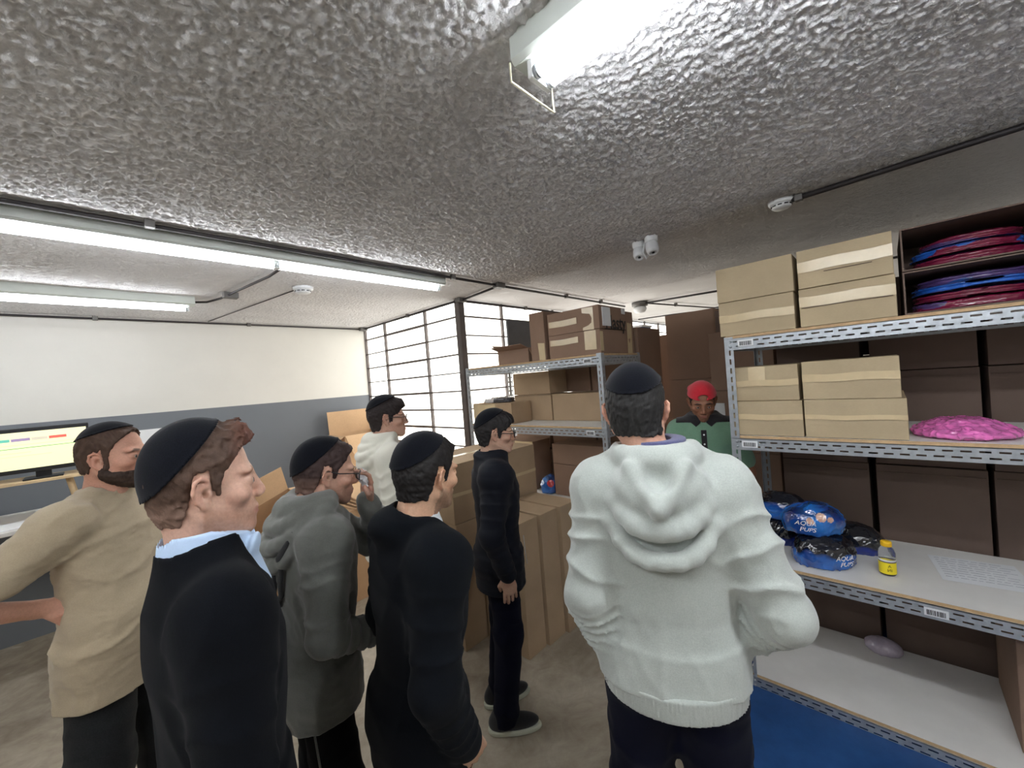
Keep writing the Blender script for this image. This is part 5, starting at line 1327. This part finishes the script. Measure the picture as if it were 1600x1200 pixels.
S_ = Sdf(); S_.loft([(.862, .186, .146, -.005), (.925, .190, .150, -.005)], .01); S_.mod(lambda f, P: f-.0012*np.sin(np.arctan2(P[:, 1], P[:, 0])*110)); p.local('waistband', S_, M['light_grey_fleece'], (-.25, -.3, .84), (.25, .3, .95), .0048)
S_ = Sdf(); S_.loft([(1.46, .092, .090, -.012), (1.548, .079, .079, -.010)], .01); neck_hole(p, S_, .0655, .003); p.local('shirt_collar', S_, M['blue_lining'], (-.15, -.15, 1.42), (.15, .15, 1.58), .0036, None, None, 'slate blue collar showing above the hood')
p.trousers(M['navy_cloth'], (.092, .082, .070), .94, fold=.009); p.shoes(M['black_canvas'])

# ---- 8: green polo and red cap, facing the viewer in the aisle
p = Person('person in a green polo shirt and red cap facing the viewer between the racks', (2.79, .905), 196, 1.735, headrot=(6, 22, 0), head=(.045, 0, 1.60), lean=.03,
           skin=(142, 100, 78), hair=(24, 18, 18), stubble=.3, elR=(.02, -.24, 1.13), wrR=(.20, -.16, 1.00), elL=(.02, .24, 1.13), wrL=(.20, .16, 1.0), handR=((.8, .5, -.2), (0, 0, -1), .6), handL=((.8, -.5, -.2), (0, 0, -1), .6))
p.body(); p.hair((24, 19, 19), HL_SHORT, (.003, .006), (.0, .045), 81); 
S_ = Sdf(); p.headsdf(S_, ears=False, face=False, neck=False)
def capm(f, P):
    q = (P-p.Hc) @ p.HR; x, y, z = q.T; f = np.maximum(f-.016, .050+.10*np.clip(-x, 0, .1)-.30*np.clip(x-.02, 0, .1)*0-z+.0)
    hole = np.sqrt((y/.030)**2+((z-.066)/.018)**2)-1; return np.maximum(f, np.where(x > .03, -hole*.02, -1))
S_.mods.append(capm); lo, hi = p.head_box(.16); cap = p.local('cap', S_, M['red_cap'], lo, hi, .0036)
S_ = Sdf(); S_.frame(p.Hc, p.HR); S_.ell((-.115, 0, .040), (.085, .082, .030), .01); S_.ell((-.115, 0, .030), (.082, .080, .030), .004, '-'); S_.half((-.085, 0, 0), (1, 0, 0)); S_.frame(); lo, hi = p.head_box(.22); p.local('peak', S_, M['red_cap'], lo, hi, .0045, None, cap)
S_ = Sdf(); p.torso(S_, 0.012, .82, 1.50, .054); p.sleeves(S_, (0.0647, 0.0598, 0.0498), .72, .04, .006, seed=72); S_.mod(lambda f, P: f-.008*ridge(P, 14, 74, (1, 1, .6))); neck_hole(p, S_, .068); lo, hi = p.garment_box(.78)
p.local('polo_shirt', S_, M['green_pique'], lo, hi, .0068)
POLO = S_; S_ = Sdf(); S_.ops.append((lambda P: POLO.ev(P)-.007, None, 0, .001, '+'))
def colr(f, P):
    x, y, z = P.T; ay = np.abs(y); fr = np.clip(x/.05, 0, 1)
    low = 1.482-fr*(.018+.026*np.clip(1-np.abs(ay-.045)/.03, 0, 1))
    f = np.maximum(f, low-z); f = np.maximum(f, np.where(x > .02, (.008+.25*np.clip(1.50-z, 0, .1))*.8-ay*.8, -1)); return np.maximum(f, -.010-POLO.ev(P))
S_.mods.append(colr); p.collar_front(S_, .010, 1.500, .073, .035)
neck_hole(p, S_, .062, .004)
p.local('collar', S_, M['dark_collar'], (-.15, -.17, 1.38), (.2, .17, 1.6), .004)
bm = bmesh.new(); bx(bm, .1425, .154, -.016, .016, 1.28, 1.425, 0, .002); o = obj('placket', bm, M['dark_collar'], p.root)
for z in (1.395, 1.335):
    bm = bmesh.new(); lathe(bm, [(.0055, 0), (.0055, .0025), (.001, .003)], 12, (.154, 0, z), 0, Matrix.Rotation(PI/2, 3, 'Y')); obj('button', bm, M['paper'], o)
p.trousers(M['black_cloth']); p.shoes(M['black_canvas'])
